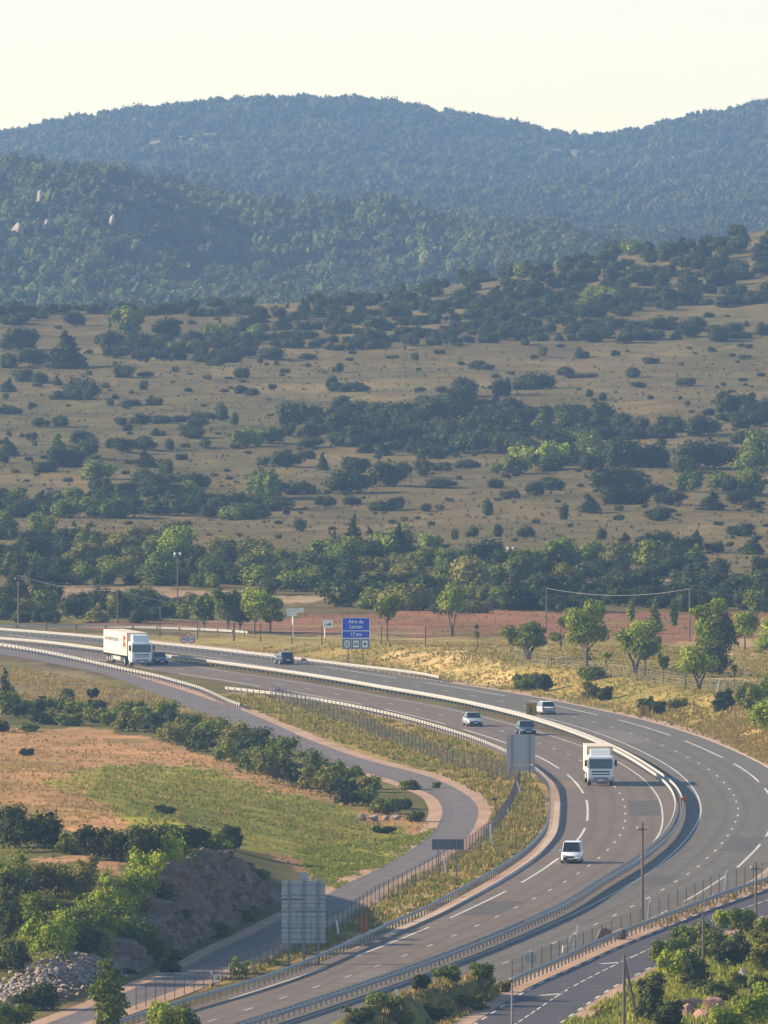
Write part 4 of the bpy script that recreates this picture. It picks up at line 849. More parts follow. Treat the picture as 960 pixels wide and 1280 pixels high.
# thicket on the lower left
TH = 'bushes of the lower left thicket'
thick = [(8,1060,50,60,'fol_dark','dark bush at the left edge of the thicket, topmost'),(30,1065,56,58,'fol_dark','tall dark bush standing next to the left edge of the thicket'),(58,1060,50,50,'fol_dark','dark dense bush left of the stony gap in the thicket'),(95,1068,50,34,'fol_mid','green-topped bush above the stony gap in the thicket'),(120,1074,50,42,'fol_dark','dark bush along the top edge of the thicket below the meadow'),(150,1076,50,44,'fol_dark','broad dark bush on the top edge of the thicket'),(180,1078,46,46,'fol_dark','dark bush left of the fresh green trees on the rock'),(205,1070,44,44,'fol_mid','mid green bush behind the fresh green trees'),(228,1066,40,34,'fol_dark','dark bush left of the rock top'),(262,1072,38,32,'fol_mid','green bush on top of the rock'),(290,1062,30,30,'fol_dark','small dark tree on the highest point of the rock'),(275,1075,34,24,'fol_bright','yellow-green bush on the rock edge'),
 (10,1130,70,70,'fol_mid','leafy tree at the left edge halfway down the thicket'),(30,1150,60,60,'fol_dark','very dark bush below the leafy tree at the left edge'),(5,1180,60,80,'fol_dark','tallest dark bush in the lower left corner'),(60,1120,60,44,'fol_olive','olive bush in the shaded middle of the thicket'),(95,1125,50,44,'fol_olive','brownish bush in the middle of the thicket'),(110,1105,30,36,'fol_olive','dry spindly bush on the sandy ledge'),
 (60,1200,84,70,'fol_bright','broad light green bush above the pile of stones'),(100,1185,70,62,'fol_mid','mid green bush right of the broad light green one'),(45,1170,60,60,'fol_mid','leafy green bush at the left of the light green ones'),(120,1170,60,60,'fol_bright','light green bush in the thicket left of the rock face'),(150,1150,66,66,'fol_bright','yellow-green bush climbing beside the rock face'),(178,1120,60,60,'fol_bright','yellow-green tree above the lower ledge of the rock'),(205,1100,66,62,'fol_bright','brightest green tree on top of the rock'),(228,1108,46,50,'fol_mid','green tree at the right end of the bright ones on the rock'),
 (15,1215,50,40,'fol_dark','dark bush left of the pile of stones'),(130,1198,34,44,'fol_mid','upright green bush right of the pile of stones'),(183,1206,50,50,'fol_mid','rounded feathery green bush below the rock face'),(105,1190,44,24,'fol_dark','dark low bush behind the pile of stones'),(45,1262,60,34,'fol_dark','dark bush in front of the pile of stones'),(15,1290,60,40,'fol_mid','green bush in the bottom left corner'),(212,1215,26,14,'fol_dark','low dark bush at the foot of the rock beside the road')]
for i, (x, y, w, h, m, l) in enumerate(thick): tree('thicket_bush', x, y, w * 1.22, h * 1.08, 'bush', m, l, 'bush', TH, 200 + i, nl=1000)
tree('young_poplar', 136, 1296, 52, 96, 'column', 'fol_mid', 'upright speckled young tree rising at the bottom left edge', seed=250, trunk=.1, nl=1100, size=.17, corek=.5)
tree('road_bush', 205, 1292, 56, 48, 'bush', 'fol_bright', 'light green bush cut by the bottom edge in front of the guard rail', 'bush', seed=251, nl=1000)
tree('road_bush', 235, 1294, 44, 42, 'bush', 'fol_mid', 'mid green bush at the bottom edge right of the light green one', 'bush', seed=252, nl=800)
tree('verge_shrub', 292, 1222, 30, 32, 'loose', 'fol_bright', 'small leafy shrub between the service road and the guard rail', 'shrub', seed=253, trunk=.05, nl=300)
tree('verge_shrub', 308, 1222, 18, 24, 'loose', 'fol_bright', 'pale yellow-green shrub right of the small leafy one', 'shrub', seed=254, trunk=.05, nl=160)
for i, (x, y, w, h, m, l) in enumerate([(560,1228,50,22,'fol_mid','green bush on the crest of the mound beside the carriageway'),(600,1226,36,26,'fol_mid','green bush at the upper end of the mound'),(525,1240,30,22,'fol_dark','dark bush on the crest of the mound'),(480,1262,56,24,'fol_mid','green bush at the lower left of the mound'),(450,1280,50,24,'fol_dark','dark bush at the bottom edge left of the mound'),(590,1262,50,22,'fol_mid','bush on the shaded side of the mound'),(630,1240,28,16,'fol_olive','low olive bush at the tip of the mound'),(545,1275,50,20,'fol_dark','dark bush low on the shaded side of the mound'),(500,1285,40,30,'fol_olive','olive bush at the bottom edge by the white strut')]):
    tree('mound_bush', x, y, w, h, 'bush', m, l, 'bush', 'bushes on the mound between the roads', 260 + i, nl=450)
RB = 'bushes on the near right bank'
for i, (x, y, w, h, m, l) in enumerate([(862,1190,60,44,'fol_mid','green bush against the lower road, left of the short pole'),(835,1205,50,40,'fol_mid','green bush hanging over the edge of the lower road'),(890,1200,60,50,'fol_mid','broad green bush right of the short pole'),(915,1212,56,56,'fol_dark','dark bush in the middle of the right bank'),(845,1225,60,44,'fol_bright','light green bush low on the left of the bank'),(870,1232,50,44,'fol_dark','dark bush at the edge of the bare patch'),(930,1168,44,40,'fol_mid','green bush at the foot of the right edge pole'),(905,1160,30,24,'fol_bright','light bush above the dark one on the right bank'),(955,1215,50,60,'fol_olive','olive bush at the right edge of the bank'),(965,1190,50,50,'fol_mid','mid green bush at the right edge above the olive one'),(965,1250,60,40,'fol_dark','dark bush at the right edge under the olive one'),(922,1234,34,22,'fol_olive','olive bush beside the pale stone'),
        (815,1280,50,76,'fol_dark','dark conical tree at the bottom left of the bank'),(835,1292,56,56,'fol_dark','dark bush at the bottom edge beside the conical tree'),(940,1285,70,56,'fol_bright','bright green bush in the bottom right corner'),(965,1275,60,50,'fol_bright','bright leafy bush at the right edge of the bottom corner'),(910,1292,50,40,'fol_bright','light green bush at the bottom edge of the bank'),(900,1250,50,26,'fol_mid','low green bush among the reddish rocks'),(880,1238,44,16,'fol_dark','flat dark bush above the reddish rocks')]):
    tree('bank_bush', x, y, w, h, 'bush', m, l, 'bush', RB, 280 + i, nl=800)
# ---- grass tufts (uncountable)
def tufts(name, label, polys, n, mat, h0, h1, seed, avoid=True, ring=None):
    r = np.random.default_rng(seed); X, Y = [], []
    if ring:
        P, d0, d1 = ring; k = r.integers(0, len(P), n); T = tang(P)[k]; d = r.uniform(d0, d1, n); X.append(P[k, 0] - T[:, 1] * d + r.normal(size=n)); Y.append(P[k, 1] + T[:, 0] * d + r.normal(size=n))
    for poly in polys:
        P = np.array(poly, float); d = []
        for i in range(len(P)):
            a, b = P[i], P[(i + 1) % len(P)]
            for t in np.linspace(0, 1, 5)[:-1]: d.append(a + (b - a) * t)
        d = np.array(d); hx, hy, _ = hit(d[:, 0], np.minimum(d[:, 1], 1390)); x = r.uniform(hx.min(), hx.max(), n * 6); y = r.uniform(hy.min(), hy.max(), n * 6)
        k = inpoly(x, y, list(zip(hx, hy))); k &= (fbm(x / 3, y / 4, 3) + .6 * r.random(len(x)) > .2); x, y = x[k][:n], y[k][:n]; X.append(x); Y.append(y)
    X = np.concatenate(X); Y = np.concatenate(Y)
    if avoid:
        ok = np.ones(len(X), bool)
        for A, lo, hi in ((Lc, -7.6, 5.2), (Rc, -5.2, 6.5)):
            d, s = pdist(X, Y, A[::3]); d = d * s; ok &= ~((d > lo) & (d < hi))
        SRc = (resamp(SR_l, 2)[:0]); poly = [tuple(p) for p in SR_l[::3]] + [tuple(p) for p in SR_r[::-3]]; ok &= ~inpoly(X, Y, poly)
        d, s = pdist(X, Y, SR_r[::3]); ok &= d > 1.3
        poly = [tuple(p) for p in R2_l[::3]] + [tuple(p) for p in R2_r[::-3]]; ok &= ~inpoly(X, Y, poly); X, Y = X[ok], Y[ok]
    Zz = H(X, Y); n = len(X); V = np.zeros((n, 5, 3, 3)); hh = r.uniform(h0, h1, n)
    for b in range(5):
        a = r.uniform(0, 6.28, n); w = hh * .22; d = hh * r.uniform(.05, .55, n); cx = X + r.normal(size=n) * hh * .25; cy = Y + r.normal(size=n) * hh * .25
        V[:, b, 0] = np.stack([cx - np.sin(a) * w, cy + np.cos(a) * w, Zz - .05], 1); V[:, b, 1] = np.stack([cx + np.sin(a) * w, cy - np.cos(a) * w, Zz - .05], 1); V[:, b, 2] = np.stack([cx + np.cos(a) * d, cy + np.sin(a) * d, Zz + hh * r.uniform(.6, 1, n)], 1)
    Fq = np.arange(n * 15).reshape(-1, 3); t = np.repeat(r.random(n), 5); o = link(name, tri_mesh(name, V.reshape(-1, 3), Fq, t, M[mat])); return tag(o, label, 'grass', kind='stuff')
tufts('dry_grass', 'golden grass close along the outer edge of the far carriageway', [], 5000, 'grass', .2, .5, 29, True, (Rc[(Rc[:, 1] > 1000) & (Rc[:, 1] < 1450)], 7.4, 15))
tufts('field_weeds', 'weeds and clods over the red field', [[(330,768),(560,764),(1000,768),(1000,800),(700,799),(520,792),(330,788)]], 600, 'grass_s', .1, .3, 30, False)
VP = [[(250,872),(330,868),(500,902),(640,948),(685,988),(680,1045),(560,1125),(440,1180),(250,1245),(300,1200),(440,1135),(600,1050),(605,1005),(560,972),(400,920),(300,885)]]
tufts('dry_grass', 'dry straw grass on the verge between service road and motorway', VP, 10000, 'grass', .2, .5, 21)
tufts('green_grass', 'green weeds on the verge between service road and motorway', VP, 5000, 'grass_g', .2, .5, 27)
tufts('dry_grass', 'dry grass over the orange field on the left', [[(0,905),(250,940),(380,985),(545,1030),(500,1075),(400,1105),(330,1060),(200,1045),(0,1030)],[(0,830),(200,868),(320,905),(120,890),(0,890)]], 5000, 'grass', .12, .32, 22)
tufts('green_grass', 'green grass of the meadow above the rock', [[(130,955),(250,955),(330,985),(430,1010),(520,1050),(480,1080),(410,1100),(350,1062),(220,1045),(110,1000)],[(370,1062),(520,1045),(545,1035),(500,1090),(430,1112),(395,1108)]], 5500, 'grass_g', .12, .3, 23)
tufts('dry_grass', 'tall dry grass on the banks beyond the far carriageway', [[(440,800),(640,806),(960,810),(970,950),(900,918),(800,895),(640,868),(545,850),(440,838),(300,822),(300,812)],[(850,905),(900,926),(960,957),(1010,985),(1010,890)]], 9000, 'grass', .12, .36, 24)
tufts('green_grass', 'green weeds on the banks beyond the far carriageway', [[(440,806),(640,812),(960,815),(970,950),(900,918),(800,895),(640,868),(545,850),(440,838)]], 4500, 'grass_g', .12, .34, 26)
tufts('dry_grass', 'rough grass on the near right bank and the mound', [[(690,1330),(700,1285),(820,1215),(970,1150),(1000,1380),(690,1380)]], 6000, 'grass_g', .25, .6, 25)
tufts('dry_grass', 'golden grass over the mound between the roads', [[(400,1330),(520,1232),(610,1205),(652,1216),(610,1250),(540,1300)]], 3500, 'grass', .2, .5, 31)
tufts('dry_scrub', 'low dry tufts over the open slope beyond the red field', [[(-40,450),(300,430),(700,420),(1000,410),(1000,720),(500,700),(-40,720)]], 3800, 'grass_s', .25, .7, 28, False)
# ------------------------------------------------------------------ rocks
def rock_np(r, sub=2, amp=.35, sx=1, sy=1, sz=1):
    V, Fc = (ICO1 if sub == 1 else ICO2); V = V.copy(); 
    for _ in range(16):                       # planar cuts give angular faces
        d = r.normal(size=3); d /= np.linalg.norm(d); lim = r.uniform(.5, .82); k = V @ d; V = V - np.maximum(k - lim, 0)[:, None] * d
    V = V * (1 + amp * .3 * (r.random((len(V), 1)) - .5)); return V * np.array([sx, sy, sz]), Fc
def rock(name, px, py, w, h, mat, label, cat, seed, group=None, depth=None):
    x, y, z = hit1(px, py); s = ppm(y); r = np.random.default_rng(seed); V, Fc = rock_np(r, 2, .3, w / s / 2 * 1.2, (depth or w / s / 2), h / s / 1.5); V[:, 2] += h / s * .35
    o = link(name, npmesh(name, V, Fc, M[mat])); o.location = (x, y, z); return tag(o, label, cat, group)
def cliff():
    # road cutting: rock wall following the edge of the service road
    P = resamp(smooth(offset(SR_l, -2.6), 6, 3), .35); k = (P[:, 1] > 982) & (P[:, 1] < 1120); P = P[k]; T = tang(P); n_ = np.c_[T[:, 1], -T[:, 0]]; nv = 84; TOP = H(P[:, 0] + n_[:, 0] * 5.0, P[:, 1] + n_[:, 1] * 5.0); V = []
    I, T_ = np.meshgrid(np.arange(len(P)), np.linspace(0, 1, nv), indexing='ij'); sa = I * .35; yy = P[:, 1][I]
    hg = (TOP * sstep(P[:, 1], 978, 990) * (1 - .93 * sstep(P[:, 1], 1035, 1095)))[I] * (1 + .10 * fbm(sa / 8, sa * 0 + 3.1, 3)) + .15; zz = np.minimum(T_ / .84, 1) * hg
    led = 2.2 * (1 - sstep(yy, 1002, 1030)); lv = hg * (.55 + .12 * fbm(sa / 5, sa * 0 + 8, 3)); run = 1.5 * T_ + led * sstep(zz, lv, lv + .35) + np.maximum(T_ - .84, 0) / .16 * 3.0
    strat = zz + .6 * fbm(sa / 14, zz * .3 + 7, 3) + sa * .045; blk = np.floor(strat * 1.6 + .35 * fbm(sa / 2, zz * 2, 2)); off = vnoise(blk * 3.7 + 11, np.floor(sa / 1.7 + blk * .43 + .5 * fbm(sa / 3, blk, 2)) * 1.3)
    run = run + (.9 * fbm(sa / 6, zz * .35, 4) + 1.15 * (off - .5) + .35 * fbm(sa * 1.1, zz * 1.5, 3)) * np.where(T_ < .84, 1, .3) * sstep(T_, 0, .06)
    X_ = P[:, 0][I] + n_[:, 0][I] * run; Y_ = P[:, 1][I] + n_[:, 1][I] * run; zz = zz + .25 * fbm(sa * .8, zz * 2, 3) - .1; hh = H(X_.ravel(), Y_.ravel()).reshape(X_.shape)
    zz = np.where(T_ > .84, zz * (1 - (T_ - .84) / .16) + (hh - .35) * (T_ - .84) / .16, zz); V = np.stack([X_, Y_, zz], -1).reshape(-1, 3)
    N = len(P); Q = [(i * nv + j, (i + 1) * nv + j, (i + 1) * nv + j + 1, i * nv + j + 1) for i in range(N - 1) for j in range(nv - 1)]
    o = link('rock_outcrop', npmesh('rock_outcrop', V, Q, M['rock'])); tag(o, 'layered grey rock face of the cutting in shade beside the service road', 'rock face')
cliff()
def cliff_shrubs():
    for i, (yy, run, zf, w, h, m, l) in enumerate([(992, 1.6, .35, 2.6, 2.0, 'fol_mid', 'green shrub low on the near end of the rock face'),(1004, 3.2, .62, 2.4, 1.5, 'fol_olive', 'olive shrub on the ledge of the rock face'),(1013, 3.4, .62, 3.0, 1.6, 'fol_dark', 'dark shrub on the ledge half way up the rock face'),(1026, 3.0, .8, 2.6, 1.6, 'fol_mid', 'green shrub near the top of the rock face'),
        (1040, 3.6, 1, 3.0, 1.5, 'fol_dark', 'dark shrub on the crest of the rock face'),(1055, 3.4, 1, 2.6, 1.3, 'fol_olive', 'olive shrub on the falling right end of the rock crest'),(1070, 2.2, .9, 2.4, 1.2, 'fol_mid', 'green shrub at the low right end of the rock'),(1000, .2, .02, 2.2, .8, 'fol_mid', 'green tuft at the foot of the near rock face'),(1030, .2, .02, 2.4, .8, 'fol_mid', 'green tuft at the foot of the middle of the rock face'),(1052, .2, .02, 2.6, .9, 'fol_mid', 'green tuft at the foot of the right end of the rock face'),(1018, 1.2, .3, 1.8, 1.0, 'fol_dark', 'small dark shrub clinging to the middle of the rock face')]):
        P = offset(SR_l, -2.6); k = int(np.argmin(abs(P[:, 1] - yy))); n_ = -np.array([-tang(P)[k][1], tang(P)[k][0]]); x, y = P[k] + n_ * run; top = float(H(np.array([P[k][0] + n_[0] * 5]), np.array([P[k][1] + n_[1] * 5]))[0]) * float(1 - .93 * sstep(np.array(float(yy)), 1035, 1095))
        o = link('rock_shrub', bush_mesh(i, m)); o.location = (x, y, top * zf - .15); o.scale = (w * 1.45, w * 1.45, h * 1.5); tag(o, l, 'shrub', 'shrubs growing on the rock face')
cliff_shrubs()
def rubble():
    r = np.random.default_rng(9); c = np.array([(20,1234),(55,1222),(80,1214),(110,1205),(40,1240),(75,1232),(100,1222),(10,1245),(130,1204),(150,1200)], float); Vs, Fs = [], []; off = 0
    for i in range(1300):
        k = r.integers(len(c)); px, py = c[k] + r.normal(size=2) * np.array([16, 7]); py = max(py, 1198); x, y, z = hit1(px, min(py + 6, 1262)); hgt = .9 * math.exp(-((px - 72) / 60) ** 2); s = r.uniform(.10, .36)
        V, Fc = rock_np(r, 1, .5, s * 1.3, s, s * .7); a = r.random() * 6.28; t = r.normal() * .6; Rm = np.array((Matrix.Rotation(a, 3, 'Z') @ Matrix.Rotation(t, 3, 'X'))); V = V @ Rm.T + np.array([x, y, z + hgt * r.random() ** .5]); Vs.append(V); Fs.append(Fc + off); off += len(V)
    o = link('rubble', npmesh('rubble', np.vstack(Vs), np.vstack(Fs), M['rock_l'])); tag(o, 'pile of broken pale stones below the thicket', 'rubble', kind='stuff')
rubble()
rock('boulder', 755, 1177, 26, 22, 'rock', 'dark grey boulder standing by the mesh fence above the lower road', 'boulder', 31)
rock('boulder', 775, 1174, 20, 16, 'rock', 'lower shoulder of grey rock right of the dark boulder by the fence', 'boulder', 32)
for i, (x, y, w, h) in enumerate([(452,1025,14,10),(468,1026,14,9),(482,1025,10,8),(494,1024,14,6)]): rock('stone_block', x, y, w, h, 'rock_l', ['grey stone block at the left end of the stones on the field tip', 'pale stone block second from the left on the field tip', 'white-topped stone third on the field tip', 'flat stone at the right end on the field tip'][i], 'stone', 40 + i, 'stones at the right tip of the field')
for i, (x, y, w, h, m, l) in enumerate([(918,1173,10,12,'rock_l','pale upright stone among the bushes of the right bank'),(930,1222,16,12,'rock_l','pale pinkish stone beside the olive bush on the right bank'),(865,1262,30,20,'rock_r','reddish rock at the left of the eroded patch on the bank'),(893,1264,34,22,'rock_r','reddish rock in the middle of the eroded patch'),(880,1276,40,18,'rock_r','lowest reddish rock of the eroded patch'),(858,1272,24,20,'rock_r','small reddish rock beside the conical tree'),(66,1072,7,6,'rock','pale stone in the gap of the thicket'),(345,868,26,8,'rock_l','pale stone headwall on the bank below the guard rail'),(144,1192,12,10,'rock_r','reddish stone right of the pile of stones'),(77,1202,9,12,'rock_l','pale upright stone on top of the pile of stones')]): rock('rock', x, y, w, h, m, l, 'rock', 60 + i)
for i, (px, yy, w, h) in enumerate([(140, 4440, 1.3, 3.6), (98, 4150, 1.8, 3), (22, 4380, 2.5, 5), (52, 4520, 2, 4), (60, 4400, 2, 4)]):
    x = (px - 480) / F * yy; z = float(H(np.array([x]), np.array([float(yy)]))[0]); r = np.random.default_rng(90 + i); V, Fc = rock_np(r, 2, .3, w, 3, h); V[:, 2] += h * .5 + 2
    o = link('crag', npmesh('crag', V * np.array([1, 1, .8]), Fc, M['rock_l'])); o.location = (x, yy, z); tag(o, ['slanting pale crag in the wooded ridge', 'pale crag low on the wooded ridge above the brow', 'greyish crag at the left edge of the ridge', 'small crag high on the left of the ridge', 'small crag between the two left ones'][i], 'crag', 'pale crags in the wooded ridge')
# ------------------------------------------------------------------ poles and cables
def pole(px, py, top, label, rad=.12, arm=True, extra=None, mat='wood'):
    x, y, z = hit1(px, min(py, 1290)); s = ppm(y); h = (py - top) / s; root = empty('utility_pole', (x, y, z), 0, label, 'pole', 'poles along the roads')
    MB().tube([(0, 0, -.4), (0, 0, h)], [rad, rad * .7], 8).build('mast', M[mat], root)
    if arm: MB().box((0, 0, h - .55), (.9, .08, .08)).build('crossarm', M[mat], root); 
    if arm:
        for dx in (-.4, .4): MB().cyl((dx, 0, h - .42), .045, .2, n=8).build('insulator', M['white'], root)
    if extra: extra(root, h)
    return (x, y, z + h)
pole(803, 1150, 1028, 'tallest wooden pole standing beside the near bend of the far carriageway', .13)
pole(945, 1156, 1077, 'wooden pole at the right edge above the lower road', .11)
pole(879, 1206, 1143, 'short pole rising out of the bushes of the right bank', .11, False)
def strut(root, h): MB().tube([(1.15, -.2, -.3), (0, 0, h - .3)], .10, 7).build('prop', M['wood'], root)
pole(780, 1300, 1203, 'wooden pole with a slanting prop at the bottom edge', .12, False, strut)
def heads(root, h):
    for dx in (-.35, .35): MB().cyl((dx, 0, h - .1), .16, .28, n=8).build('insulator', M['white'], root)
pole(222, 764, 691, 'slim pole with white insulators rising from the left belt', .1, True, heads)
pole(638, 758, 684, 'slim pole with white insulators rising from the dense belt', .1, True, heads)
pA = pole(23, 779, 719, 'wooden pole at the far left behind the parapet rail', .13)
pB = pole(147, 779, 738, 'wooden pole in the middle behind the parapet rail', .13, False)
pC = pole(683, 790, 735, 'pole carrying the left end of the white cable', .1, False)
pD = pole(862, 802, 736, 'pole in the middle of the white cable beside the tallest light green tree', .12, False)
pole(292, 801, 776, 'short dark post right of the round speed signs', .12, False); pole(160*3/3+480, 1300, 1238, 'thin grey post at the bottom edge beside the white strut', .08, False, mat='steel_d')
def cable(a, b, sag, label, r=.05, mat='white'):
    a = Vector(a); b = Vector(b); P = []
    for i in range(17): t = i / 16; p = a.lerp(b, t); p.z -= sag * 4 * t * (1 - t); P.append(p - a)
    o = MB().tube(P, r, 5).build('cable', M[mat]); o.location = a; return tag(o, label, 'cable', 'overhead cables')
cable(pC, pD, .9, 'white overhead cable between the two poles before the hedge', .018, 'steel'); e = ray(1010, 752); cable(pD, (e[0] / e[1] * pD[1], pD[1], CZ + e[2] / e[1] * pD[1]), .3, 'white overhead cable running off to the right from the second pole', .018, 'steel')
cable(pA, pB, .6, 'grey overhead cable between the two poles on the far left', .035, 'steel'); e = ray(240, 757); cable(pB, (e[0] / e[1] * 1760, 1760, CZ + e[2] / e[1] * 1760), .2, 'grey cable falling to the right from the second pole on the left', .035, 'steel')
# ------------------------------------------------------------------ signs
def text(s, size, parent, loc, mat, name='lettering', dep=.012):
    c = bpy.data.curves.new(name, 'FONT'); c.body = s; c.size = size; c.align_x = 'CENTER'; c.align_y = 'CENTER'; c.extrude = dep; c.offset = size * .018
    t = bpy.data.objects.new(name, c); COL.objects.link(t); bpy.context.view_layer.update(); me = bpy.data.meshes.new_from_object(t.evaluated_get(bpy.context.evaluated_depsgraph_get())); bpy.data.objects.remove(t)
    me.materials.clear(); me.materials.append(M[mat]); o = link(name, me, parent); o.location = loc; o.rotation_euler = (R(90), 0, 0); return o
def sign_at(px, py): return hit1(px, py)
def face_cam(x, y): return math.atan2(-x, y)        # local -y faces the camera
# large blue services sign
x, y, z = sign_at(445, 830); k = 1 / ppm(y); root = empty('services_sign', (x, y, z), 0, 'blue motorway services sign with white lettering and three pictograms', 'road sign')
W, ztop = 34.5 * k, (830 - 772) * k; zb = (830 - 796.5) * k; zc = (830 - 811.5) * k
MB().box((0, 0, (ztop + (830 - 788.5) * k) / 2), (W, .08, ztop - (830 - 788.5) * k - .03)).build('name_panel', M['blue'], root)
MB().box((0, 0, ((830 - 788.8) * k + (830 - 797.2) * k) / 2), (W, .08, 8.1 * k)).build('distance_panel', M['blue'], root)
bd = MB()
for (za, zb_) in ((ztop, ztop - .05), ((830 - 788.3) * k + .03, (830 - 788.9) * k), ((830 - 797.3) * k, (830 - 798.2) * k)): bd.box((0, -.045, (za + zb_) / 2), (W + .1, .02, abs(za - zb_)))
for sx in (-1, 1): bd.box((sx * W / 2, -.045, (ztop + (830 - 797.5) * k) / 2), (.09, .02, ztop - (830 - 797.5) * k))
bd.build('border', M['white'], root)
MB().box((0, 0, ((830 - 798.2) * k + zc) / 2), (W + .1, .08, (830 - 798.2) * k - zc)).build('pictogram_panel', M['signback'], root)
zp = ((830 - 798.2) * k + zc) / 2; hp = (830 - 798.2) * k - zc
for i, dx in enumerate((-1.08, 0.0, 1.08)):
    sq = MB().box((dx, -.055, zp), (.86, .03, hp * .82)).build('pictogram', M['car_dark'], root); MB().box((dx, -.078, zp), (.68, .02, hp * .66)).build('pictogram_field', M['white'], root)
    g = MB()
    if i == 0: g.box((dx, -.095, zp), (.09, .012, hp * .62), rot=Matrix.Rotation(R(38), 3, 'Y')); g.box((dx, -.097, zp), (.09, .012, hp * .62), rot=Matrix.Rotation(R(-38), 3, 'Y'))
    elif i == 1: g.box((dx, -.095, zp - .1), (.5, .012, .12)); g.box((dx - .1, -.097, zp + .12), (.26, .012, .14)); g.box((dx + .16, -.096, zp + .02), (.08, .012, .3))
    else: g.box((dx, -.095, zp), (.34, .012, .32))
    g.build('pictogram_mark', M['car_dark'], root)
text('Aire du', .60, root, (0, -.06, ztop - 5.0 * k), 'white'); text('Larzac', .60, root, (0, -.06, ztop - 11.3 * k), 'white'); text('17 km', .56, root, (0, -.06, (830 - 793) * k), 'white')
for dx in (-.95, .85): MB().box((dx, .09, ztop / 2 - .3), (.12, .10, ztop + .3)).build('post', M['steel_d'], root)
# tall panel sign seen from behind
x, y, z = sign_at(380, 1205); k = 1 / ppm(y); root = empty('gantry_sign', (x, y, z), 0, 'tall grey sign of stacked panels on three posts seen from behind', 'road sign')
def zr(row): return (1205 - row) * k
for (r0, r1, split) in ((1101, 1124, 2), (1125.5, 1139, 2), (1141, 1160, 6), (1161, 1179.5, 6)):
    for i in range(split):
        w = 55.5 * k / split; MB().box((-.04 - 55.5 * k / 2 + w * (i + .5), .1, (zr(r0) + zr(r1 - .7)) / 2), (w - .05, .05, zr(r0) - zr(r1 - .7))).build('panel', M['signback'], root)
MB().box((-.02, .1, (zr(1090) + zr(1100.5)) / 2), (10.5 * k, .05, zr(1090) - zr(1100.5))).build('number_panel', M['signback'], root)
for dx, rb in ((-18.5, 1203), (0, 1199), (18, 1196)): MB().box((dx * k, -.02, zr(1100) / 2 - .1), (.17, .16, zr(1100) + .4)).build('post', M['steel_d'], root)
for rr in (1106, 1119, 1129, 1135, 1146, 1155, 1166, 1174): MB().box((-.04, .045, zr(rr)), (55 * k, .04, .05)).build('stiffener', M['steel_d'], root)
# two-post sign back by the bend of the guard rail
x, y, z = sign_at(651, 972); k = 1 / ppm(y); root = empty('direction_sign', (x, y, z), 0, 'large square sign back with a lower strip hiding the lane beside the dark car', 'road sign'); zr = lambda row: (972 - row) * k
MB().box((0, .1, (zr(918) + zr(955.5)) / 2), (36 * k, .05, zr(918) - zr(955.5))).build('panel', M['signback'], root); MB().box((0, .1, (zr(956.5) + zr(964)) / 2), (36 * k, .05, zr(956.5) - zr(964))).build('panel', M['signback'], root)
for dx in (-11, 11): MB().box((dx * k, 0, zr(918) / 2 - .1), (.14, .14, zr(918) + .2)).build('post', M['steel_d'], root)
for rr in (924, 929, 948, 960): MB().box((0, .045, zr(rr)), (36 * k, .04, .07)).build('stiffener', M['signback'], root)
# low dark sign back
x, y, z = sign_at(560, 1096); k = 1 / ppm(y); root = empty('low_sign', (x, y, z), 0, 'low wide dark sign back on two thin posts beside the service road', 'road sign'); zr = lambda row: (1096 - row) * k
MB().box((0, .06, (zr(1049) + zr(1062)) / 2), (40 * k, .06, zr(1049) - zr(1062))).build('panel', M['signback_d'], root)
for dx in (-12, 11): MB().box((dx * k, -.02, zr(1050) / 2), (.10, .10, zr(1050))).build('post', M['steel_d'], root)
# white direction sign
x, y, z = sign_at(366, 797); k = 1 / ppm(y); root = empty('direction_sign', (x, y, z), 0, 'white direction sign of stacked plates on a pale post before the hedge', 'road sign'); zr = lambda row: (797 - row) * k
MB().box((3 * k, 0, (zr(760) + zr(762.6)) / 2), (22 * k, .05, 2.5 * k)).build('plate', M['white'], root); MB().box((3 * k, 0, (zr(763) + zr(765.6)) / 2), (22 * k, .05, 2.5 * k)).build('plate', M['white'], root); MB().box((-1 * k, 0, (zr(766) + zr(770)) / 2), (12 * k, .05, 3.8 * k)).build('plate', M['white'], root)
lt = MB()
for (zz, w) in ((761.3, 15), (764.3, 12), (768, 8)):
    for j in range(int(w)): 
        if j % 4 != 3: lt.box(((-6 + j) * k, -.035, zr(zz)), (.6 * k, .01, 1.0 * k))
lt.build('lettering', M['steel_d'], root); MB().tube([(0, .07, -.2), (0, .07, zr(761))], .09, 8).build('post', M['white'], root)
# small square sign
x, y, z = sign_at(407, 797); k = 1 / ppm(y); root = empty('small_sign', (x, y, z), 0, 'small pale square sign with a dark mark left of the blue sign', 'road sign'); zr = lambda row: (797 - row) * k
MB().box((3 * k, 0, (zr(775) + zr(784.5)) / 2), (12.5 * k, .05, 9.5 * k)).build('plate', M['white'], root); m_ = MB(); m_.box((3.5 * k, -.035, zr(781)), (7.5 * k, .01, 1.3 * k)); m_.box((5 * k, -.036, zr(779.8)), (3 * k, .01, 1.4 * k)); m_.build('vehicle_mark', M['car_dark'], root); MB().tube([(-1 * k, .07, -.2), (-1 * k, .07, zr(776))], .07, 8).build('post', M['white'], root)
